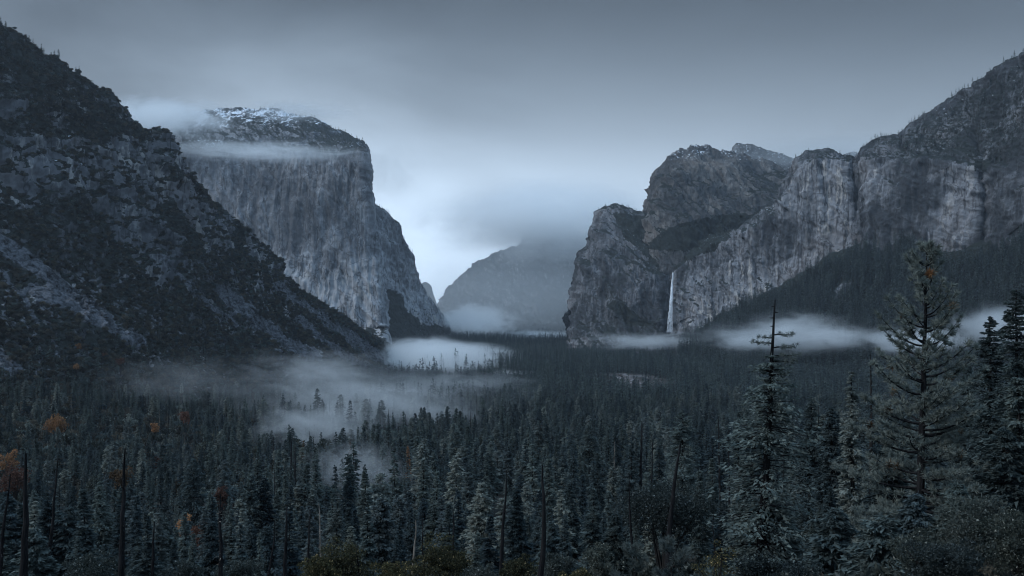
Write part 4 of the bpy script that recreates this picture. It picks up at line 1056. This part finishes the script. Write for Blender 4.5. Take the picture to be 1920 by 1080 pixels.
# --- broadleaf trees and shrubs: px, py of the top, metres away, half width, height of the crown, leaves, label, name
BR = [
 (1245, 898, 92, 5.6, 6.5, 'oak', 'flat crowned oak with pale upper leaves around the leaning snag', 'oak_tree', 60, 150, .20),
 (1830, 925, 58, 3.6, 5.5, 'oak', 'big dark oak shrub with glinting leaves at the lower right', 'shrub', 60, 170, .13),
 (1905, 952, 52, 2.4, 5.0, 'oak', 'dense oak shrub in the bottom right corner', 'shrub', 40, 170, .12),
 (1725, 985, 56, 2.6, 4.2, 'oak', 'dark leafy shrub below the trunk of the great pine', 'shrub', 40, 160, .13),
 (1780, 1010, 47, 2.2, 3.0, 'oak', 'low glinting oak shrub in front of the big dark oak shrub', 'shrub', 36, 170, .11),
 (975, 1040, 64, 1.6, 2.5, 'olive', 'pale yellow green shrub at the bottom left of the thick black pole', 'shrub', 26, 120, .12),
 (1080, 1060, 60, 1.3, 2.2, 'olive', 'small pale yellow green shrub at the bottom right of the thick black pole', 'shrub', 24, 120, .11),
 (832, 1005, 82, 2.9, 5.0, 'olive', 'round yellowish shrub below the straight dark trunk', 'shrub', 36, 110, .17),
 (640, 1010, 80, 2.9, 5.0, 'olive', 'twiggy yellowish shrub around the short charred stub', 'shrub', 36, 90, .17),
 (598, 1030, 72, 2.0, 3.5, 'olive', 'twiggy yellowish shrub at the foot of the bleached pole', 'shrub', 26, 90, .15),
 (735, 1045, 74, 2.2, 3.5, 'olive', 'low yellowish shrub left of the broken bleached trunk', 'shrub', 26, 100, .15),
 (905, 1058, 70, 2.0, 3.0, 'oak', 'low dark shrub at the foot of the leaning black trunk', 'shrub', 26, 110, .14),
 (1040, 1030, 88, 2.4, 4.5, 'oak', 'rounded dark shrub right of the thick black pole', 'shrub', 30, 110, .16),
 (1130, 1020, 82, 2.2, 4.5, 'oak', 'rounded dark shrub under the small fir beside the oak', 'shrub', 30, 110, .16),
 (1345, 1010, 72, 2.4, 4.5, 'olive', 'sparse dull olive leaved shrub at the right foot of the flat crowned oak', 'shrub', 18, 40, .12),
 (1420, 1035, 66, 2.2, 3.0, 'oak', 'dark brush below the soft low conifer', 'shrub', 30, 110, .13),
 (1500, 1045, 62, 2.2, 2.6, 'oak', 'dim low brush at the bottom below the broken topped tree', 'shrub', 20, 60, .11),
 (450, 1040, 84, 2.6, 4.0, 'oak', 'dark brush at the bottom between charred trunks and poles', 'shrub', 30, 100, .16),
 (350, 1045, 84, 2.6, 4.0, 'oak', 'dark brush at the foot of the charred trunk with stubs', 'shrub', 30, 100, .16),
 (170, 1030, 84, 3.0, 4.5, 'oak', 'dark brush left of the tallest charred trunk', 'shrub', 30, 100, .16),
 (105, 782, 540, 8.0, 13.0, 'autumn', 'bright orange autumn tree crown at the left, the largest of the orange ones', 'autumn_tree', 22, 60, .9),
 (18, 846, 370, 4.2, 9.0, 'autumn', 'orange leaved tree at the left edge', 'autumn_tree', 16, 50, .6),
 (291, 787, 580, 3.4, 3.4, 'autumn', 'tiny bright orange tree right of the largest orange crown', 'autumn_tree', 10, 40, .7),
 (148, 640, 930, 4.0, 16.0, 'autumn', 'tall thin orange tree low on the left mountainside', 'autumn_tree', 14, 30, 1.6),
 (143, 682, 860, 4.6, 8.0, 'autumn', 'small orange tree just below the tall thin orange one', 'autumn_tree', 12, 30, 1.4),
 (196, 662, 860, 9.0, 14.0, 'russet', 'dull russet tree at the foot of the left mountainside', 'autumn_tree', 16, 40, 1.6),
 (226, 672, 850, 7.0, 9.0, 'russet', 'dull russet tree right of its wider russet neighbour', 'autumn_tree', 14, 40, 1.5),
 (345, 768, 660, 5.0, 7.0, 'russet', 'brown orange tree near the middle of the left forest', 'autumn_tree', 14, 40, .9),
 (300, 850, 410, 3.4, 6.0, 'russet', 'brown orange tree above the broad layered conifer', 'autumn_tree', 14, 40, .7),
 (228, 868, 260, 4.0, 7.0, 'straw', 'straw coloured tree behind the tallest charred trunk', 'autumn_tree', 16, 40, .6),
 (413, 906, 225, 2.6, 4.0, 'russet', 'red brown tree crown directly above the stubbed charred trunk', 'autumn_tree', 12, 50, .4),
 (372, 970, 150, 2.6, 6.0, 'russet', 'deep red shrub left of the stubbed charred trunk', 'autumn_tree', 14, 50, .35),
 (345, 962, 160, 1.8, 3.0, 'autumn', 'small orange shrub left of the deep red shrub', 'autumn_tree', 8, 40, .35),
 (25, 870, 240, 6.0, 3.5, 'russet', 'wide low russet brush at the left edge behind the charred trunks', 'autumn_tree', 18, 50, .5),
]
for n_, (a_, b_, Y_, R_, Hc, mt, lab, nm, ncl, nl, lsz) in enumerate(BR):
    X_, zg, h_ = hero_base(a_, b_, Y_)
    if Y_ > 800:
        Dm = MTN['mountain_wall']; kk = np.argmin((Dm['px'] - a_) ** 2 + (Dm['py'] - (b_ + 34)) ** 2); pm = Dm['P'].reshape(-1, 3)[kk]
        X_, Y_, zg = pm; h_ = (HY - b_) / F * Y_ - zg
    z0 = max(h_ - Hc, -0.3)
    if mt in ('autumn', 'russet', 'straw') and Y_ < 800: Hc = max(Hc, h_ * 0.62); z0 = h_ - Hc; ncl = int(ncl * 1.8)
    elif Y_ < 150: ncl = int(ncl * 1.7)
    lf, cs = leafy_geo(R_, min(Hc, h_ + .3), z0, 900 + n_, ncl, nl, lsz, 0.30 if Y_ > 150 else 0.23, 0.75)
    r_ = empty(nm, (X_, Y_, zg)); kids = stems_geo(cs[:9], 0.05 + 0.022 * R_ + 0.004 * h_, n_)
    child('stems' if nm == 'shrub' else 'trunk', M_('trunk', kids, 'bark'), r_); child('crown', M_('crown', lf, mt), r_)
    tag(r_, lab, 'shrub' if nm == 'shrub' else 'tree')

# dead but standing rusty conifers in the mist
for n_, (a_, b_, Y_, R_, mt, lab) in enumerate(((658, 828, 330, 1.9, 'straw', 'straw coloured dead conifer standing among black poles in the mist'),
                                              (767, 838, 340, 1.9, 'autumn', 'narrow rust red conifer standing in the mist left of the dark stand'),
                                              (569, 826, 360, 2.4, 'straw', 'pale brown conifer right of the twin dead poles'),
                                              (1016, 798, 480, 3.0, 'straw', 'greyish brown conifer in the middle of the dark forest'))):
    X_, zg, h_ = hero_base(a_, b_, Y_); tv, tf, path = trunk_geo(h_, 0.25, 40 + n_, k=6, n=6)
    cr, lm = fir_crown(h_, R_, 40 + n_, 150, 16, 0.7, base=0.25, path=path, irr=.6)
    r_ = empty('dead_conifer', (X_, Y_, zg)); child('trunk', M_('trunk', (tv, tf), 'bark'), r_); child('crown', M_('crown', cr, mt), r_); tag(r_, lab, 'tree')

# low undergrowth between the first trees
xx, yy = jitter(-75, 75, 40, 175, 4.0, g); k_ = (np.abs(xx) < .62 * yy + 6); xx, yy = xx[k_], yy[k_]; zz = ground_z(xx, yy)
s_ = g.uniform(0.22, 0.42, len(xx)); tp = HY - (zz + s_ * 5) / yy * F; k_ = tp < 1130; xx, yy, zz, s_ = xx[k_], yy[k_], zz[k_], s_[k_]
instancer('undergrowth', np.stack([xx, yy, zz - .2], -1), g.random(len(xx)) * 6.28, s_, g.choice([3, 4, 0, 3], len(xx)), C_BUSH, 'dark leafy undergrowth filling the gaps between the nearest trees', 'undergrowth')
xx, yy = jitter(-110, 110, 95, 185, 6.5, g); k_ = (np.abs(xx) < .62 * yy + 6); xx, yy = xx[k_], yy[k_]; zz = ground_z(xx, yy)
hh = g.uniform(6.5, 13.5, len(xx)); tp = HY - (zz + hh) / yy * F
hh = np.where(tp < 905, hh * 0.7, hh); k_ = (HY - (zz + hh) / yy * F < 1060) & (g.random(len(xx)) < 0.8)
xx, yy, zz, hh = xx[k_], yy[k_], zz[k_], hh[k_]; od = np.argsort(-hh / yy + 1e3 * (np.abs(xx) > .57 * yy))
for q_ in od[:125]:
    xa, ya, za, ha = xx[q_], yy[q_], zz[q_], hh[q_]
    k = int(g.integers(0, len(SPEC))); s = ha / 30.0; wm = s * g.uniform(1.25, 1.6)
    t_ = make_tree(IM[k][0], IM[k][1], (xa, ya, za - 0.3), g.random() * 6.28, (wm, wm, s)); lb, gr = ('young conifer in the low thicket along the near forest edge', 'young conifers of the near thicket')
    tag(t_, lb, 'tree', gr)
q_ = od[125:]; s_ = hh[q_] / 30
instancer('thicket', np.stack([xx[q_], yy[q_], zz[q_] - .3], -1), g.random(len(q_)) * 6.28, np.stack([s_ * 1.4, s_ * 1.4, s_], -1), g.integers(0, 6, len(q_)), C_MID, 'more small conifers crowding the near thicket', 'forest')

# ------------------------------------------------------------------ waterfall
def water_mat():
    m, t = new_mat('falling_water')
    g_ = t.n('ShaderNodeNewGeometry'); P = g_.outputs['Position']
    n = t.noise(t.mapping(P, (1 / 2.2, 1 / 2.2, 1 / 38)), 1.0, 4, 0.6)
    b = t.n('ShaderNodeBsdfDiffuse'); b.inputs[0].default_value = (0.86, 0.9, 0.95, 1)
    tr = t.n('ShaderNodeBsdfTransparent'); mx = t.n('ShaderNodeMixShader')
    tx = t.n('ShaderNodeAttribute'); tx.attribute_name = 'body'
    t.link(t.math('MULTIPLY', t.smooth(n, 0.30, 0.55), tx.outputs['Fac'], clamp=True), mx.inputs[0]); t.link(tr.outputs[0], mx.inputs[1]); t.link(b.outputs[0], mx.inputs[2])
    o = t.n('ShaderNodeOutputMaterial'); t.link(mx.outputs[0], o.inputs[0]); return m
D = MTN['cliff']; nr = int(D['P'].shape[0] * 0.86)
rows_w, ts = [], np.linspace(0, 1, 40)
Pf = D['P'][:nr].reshape(-1, 3); pxf, pyf = D['px'][:nr].ravel(), D['py'][:nr].ravel()
Ys = np.array([Pf[(np.abs(pxf - (1263 - 9 * t)) < 7) & (np.abs(pyf - (511 + 112 * t)) < 5), 1].min() for t in ts]) - 7
Ys = smooth_axis(np.minimum.accumulate(Ys[:, None]), 3, 0)[:, 0]
vals = []
for t, Yw in zip(ts, Ys):
    cx = 1262 - 6.5 * t ** 0.8; hw = 1.2 + 4.6 * t ** 1.3; a = np.linspace(0, 2 * np.pi, 17)[:-1]
    jig = 0.5 * np.sin(t * 23 + a * 3)
    p = wp(cx + (hw + jig) * np.cos(a), 511 + 112 * t, Yw); p[:, 1] += 5 * np.sin(a) * (0.4 + t); rows_w.append(p); vals.append(np.full(16, 0.85 - 0.6 * t ** 1.5))
V = np.concatenate(rows_w); i = np.arange(len(V)).reshape(-1, 16); j = np.roll(i, -1, 1)
wf = mesh_np('waterfall', V, np.stack([i[:-1], j[:-1], j[1:], i[1:]], -1).reshape(-1, 4), water_mat(), smooth=True, attrs={'body': np.concatenate(vals)})
tag(wf, 'thin white waterfall dropping down the dark notch of the right cliff', 'waterfall', kind='structure')

# ------------------------------------------------------------------ low fog and cloud lying in the valley
def mist(px_, py_, Y_, sx, sy, sz, dens, seed, label, ns=(2.0, 2.0, 2.0), lo=0.42, hi=0.62, fall=1.0, rz=0.0, det=3, name='fog', ry=0.0, g=0.25, dist=0.9):
    X_, _, Z_ = wp(px_, py_, Y_)
    n1, n2 = 24, 12
    th = np.linspace(0, np.pi, n2 + 1)[1:-1]; ph = np.arange(n1) * 2 * np.pi / n1
    V = np.stack([np.outer(np.sin(th), np.cos(ph)), np.outer(np.sin(th), np.sin(ph)), np.outer(np.cos(th), np.ones(n1))], -1).reshape(-1, 3)
    V = np.concatenate([V, [[0, 0, 1], [0, 0, -1]]]); fs = []
    for a in range(n2 - 2):
        for b in range(n1):
            q = [a * n1 + b, (a + 1) * n1 + b, (a + 1) * n1 + (b + 1) % n1, a * n1 + (b + 1) % n1]; fs += [[q[0], q[1], q[2]], [q[0], q[2], q[3]]]
    T, B = len(V) - 2, len(V) - 1
    for b in range(n1): fs += [[T, b, (b + 1) % n1], [B, (n2 - 2) * n1 + (b + 1) % n1, (n2 - 2) * n1 + b]]
    m, t = new_mat('mist_%d' % seed)
    tc_ = t.n('ShaderNodeTexCoord'); O = tc_.outputs['Object']
    ln = t.n('ShaderNodeVectorMath'); ln.operation = 'LENGTH'; t.link(O, ln.inputs[0])
    edge = t.smooth(ln.outputs['Value'], 1.0, 1.0 - fall, 0.0, 1.0)
    nz_ = t.noise(t.mapping(O, ns, (seed * 1.7, seed * 0.9, seed * 2.3)), 1.0, det, 0.6, dist)
    nz_ = t.math('ADD', nz_, t.math('MULTIPLY', t.math('SUBTRACT', edge, 0.5), 0.34))
    d_ = t.math('MULTIPLY', t.math('MULTIPLY', t.smooth(nz_, lo, hi), edge), dens)
    v = t.n('ShaderNodeVolumePrincipled'); v.inputs['Color'].default_value = (0.995, 1.0, 1.0, 1); v.inputs['Anisotropy'].default_value = g
    t.link(d_, v.inputs['Density']); o = t.n('ShaderNodeOutputMaterial'); t.link(v.outputs[0], o.inputs[1])
    ob = mesh_np(name, V, np.array(fs), m); ob.location = (X_, Y_, Z_); ob.scale = (sx, sy, sz); ob.rotation_euler = (0, math.radians(ry), math.radians(rz))
    tag(ob, label, 'fog', kind='stuff'); return ob
W_ = dict(det=5)
mist(832, 670, 2650, 270, 640, 54, 0.045, 1, 'bright white fog lake filling the river meadow in the centre', (2.6, 2.6, 1.6), 0.22, 0.70, 0.95, rz=6, g=0.6, **W_)
mist(790, 662, 2500, 200, 420, 60, 0.026, 17, 'soft billow of fog at the left end of the bright fog lake', (3.0, 2.6, 2.0), 0.34, 0.70, 0.95, g=0.6, **W_)
mist(985, 700, 2150, 170, 150, 16, 0.010, 2, 'thin tail of the bright fog lake ending at the dark trees', (2.5, 2.5, 1.2), 0.40, 0.66, 0.9, **W_)
mist(895, 602, 4600, 330, 420, 140, 0.009, 3, 'puffy pale fog bank at the foot of the far mountains', (3.4, 2.5, 2.6), 0.42, 0.60, 0.9, g=0.6, **W_)
mist(1010, 630, 4300, 360, 320, 50, 0.006, 4, 'low fog trailing behind the far tree line', (4, 3, 2), 0.42, 0.62, 0.9, **W_)
mist(825, 600, 4250, 130, 240, 70, 0.008, 13, 'pale fog puff against the foot of the monolith shoulder', (2.6, 2, 2.2), 0.40, 0.62, 0.9, g=0.6, **W_)
mist(1490, 630, 2130, 380, 140, 66, 0.011, 5, 'long white fog band in front of the right forest slope', (5.0, 2.2, 2.4), 0.34, 0.70, 0.95, **W_)
mist(1500, 612, 2180, 190, 90, 58, 0.012, 31, 'humped puff of fog rising above the long right fog band', (4.2, 2.4, 3.0), 0.36, 0.70, 0.95, **W_)
mist(1405, 642, 2150, 130, 80, 32, 0.016, 32, 'dense left lobe of the right fog band', (3.4, 2.4, 2.4), 0.36, 0.72, 0.95, **W_)
mist(1575, 634, 2050, 150, 80, 42, 0.016, 33, 'dense right lobe of the right fog band beside the great pine', (3.4, 2.4, 2.4), 0.34, 0.70, 0.95, **W_)
mist(1215, 640, 2650, 330, 120, 44, 0.011, 6, 'thin fog strip below the waterfall', (3.4, 1.5, 1.5), 0.40, 0.66, 0.95, **W_)
mist(1890, 612, 1700, 150, 120, 60, 0.016, 7, 'white fog patch behind the great pine at the right edge', (1.8, 1.5, 1.2), 0.33, 0.60, 0.9, **W_)
mist(1720, 640, 1900, 190, 120, 46, 0.020, 15, 'fog patch seen through the limbs of the great pine', (2.4, 1.5, 1.2), 0.36, 0.62, 0.9, **W_)
mist(590, 690, 1250, 190, 130, 46, 0.0065, 8, 'thin mist over the toe of the left mountainside', (4.8, 2.4, 3.3), 0.40, 0.74, 0.95, **W_)
mist(670, 748, 950, 170, 110, 52, 0.0085, 9, 'drifting mist among the burnt trees in the middle left', (5.1, 2.6, 3.6), 0.40, 0.74, 0.95, ry=10, **W_)
mist(590, 796, 590, 72, 70, 34, 0.017, 10, 'soft mist around the twin dead poles', (4.4, 2.4, 3.3), 0.40, 0.74, 0.95, **W_)
mist(800, 765, 900, 120, 70, 34, 0.009, 11, 'pale mist wisp behind the dark conifer stand', (5.1, 2.4, 3.0), 0.40, 0.74, 0.95, ry=14, **W_)
mist(660, 745, 960, 300, 150, 60, 0.0022, 34, 'broad thin mist joining the drifting wisps in the middle left', (4.0, 3.0, 3.2), 0.30, 0.75, 0.95, **W_)
mist(668, 880, 270, 27, 30, 15, 0.030, 12, 'faint low mist wisp among the lower left trees', (4.1, 2, 3.0), 0.40, 0.74, 0.95, **W_)
mist(350, 712, 850, 140, 50, 40, 0.005, 14, 'thin mist veil over the brush on the left', (4.8, 2, 3.0), 0.40, 0.74, 0.95, **W_)
mist(830, 722, 1400, 250, 180, 40, 0.0045, 16, 'thin mist between the tree rows below the fog lake', (5.8, 2.6, 2.7), 0.40, 0.74, 0.95, **W_)
# cloud that hides the tops
mist(490, 284, 3200, 560, 120, 66, 0.016, 28, 'grey cloud band wrapped around the upper part of the monolith', (4.0, 1.5, 2.4), 0.30, 0.72, 0.95, name='cloud_band', ry=2, g=0.5, **W_)
mist(300, 222, 3500, 380, 260, 110, 0.020, 21, 'cloud veil hiding the left end of the monolith top', (2.4, 1.5, 1.8), 0.34, 0.62, 0.95, name='cloud_veil', g=0.6, **W_)
mist(735, 325, 3300, 210, 160, 190, 0.0030, 22, 'soft cloud touching the right rim of the monolith', (2.6, 1.5, 2.6), 0.34, 0.74, 0.95, name='cloud_veil', g=0.82, **W_)
mist(1035, 415, 6450, 1250, 420, 400, 0.013, 23, 'low cloud swallowing the tops of the far mountains', (3.6, 1.5, 2.4), 0.12, 0.78, 0.95, name='low_cloud', g=0.3, **W_)
mist(950, 560, 5250, 1500, 780, 420, 0.0008, 25, 'thin far mist filling the head of the valley before the far mountains', (1.5, 1.5, 1.5), 0.0, 0.3, 0.9, name='far_mist', g=0.5)
mist(560, 208, 3650, 380, 120, 75, 0.012, 26, 'thin cloud drifting over the snowy top of the monolith', (4.0, 1.5, 2.2), 0.36, 0.70, 0.95, name='cloud_veil', g=0.7, **W_)
mist(1560, 285, 3850, 700, 160, 120, 0.0040, 24, 'faint cloud veil over the rear peak', (2.0, 1.5, 1.6), 0.30, 0.6, 0.95, name='cloud_veil', g=0.6, **W_)
mist(1256, 616, 3030, 18, 16, 26, 0.03, 29, 'small plume of spray at the foot of the waterfall', (2.0, 2.0, 2.0), 0.25, 0.7, 0.95, name='spray')
# ------------------------------------------------------------------ air
def haze_box(dens=3.2e-5):
    x0, x1, y0, y1, z0, z1 = -9200, 9200, -950, 12200, -200, 900
    V = np.array([[x, y, z] for z in (z0, z1) for y in (y0, y1) for x in (x0, x1)], float)
    Fc = [[0, 2, 3, 1], [4, 5, 7, 6], [0, 1, 5, 4], [2, 6, 7, 3], [0, 4, 6, 2], [1, 3, 7, 5]]
    m, t = new_mat('air')
    v = t.n('ShaderNodeVolumePrincipled'); v.inputs['Color'].default_value = (0.86, 0.92, 1.0, 1)
    v.inputs['Density'].default_value = dens; v.inputs['Anisotropy'].default_value = 0.45
    o = t.n('ShaderNodeOutputMaterial'); t.link(v.outputs[0], o.inputs[1])
    h = mesh_np('haze', V, np.array(Fc), m)
    tag(h, 'thin blue grey air filling the valley', 'haze', kind='stuff')
haze_box()
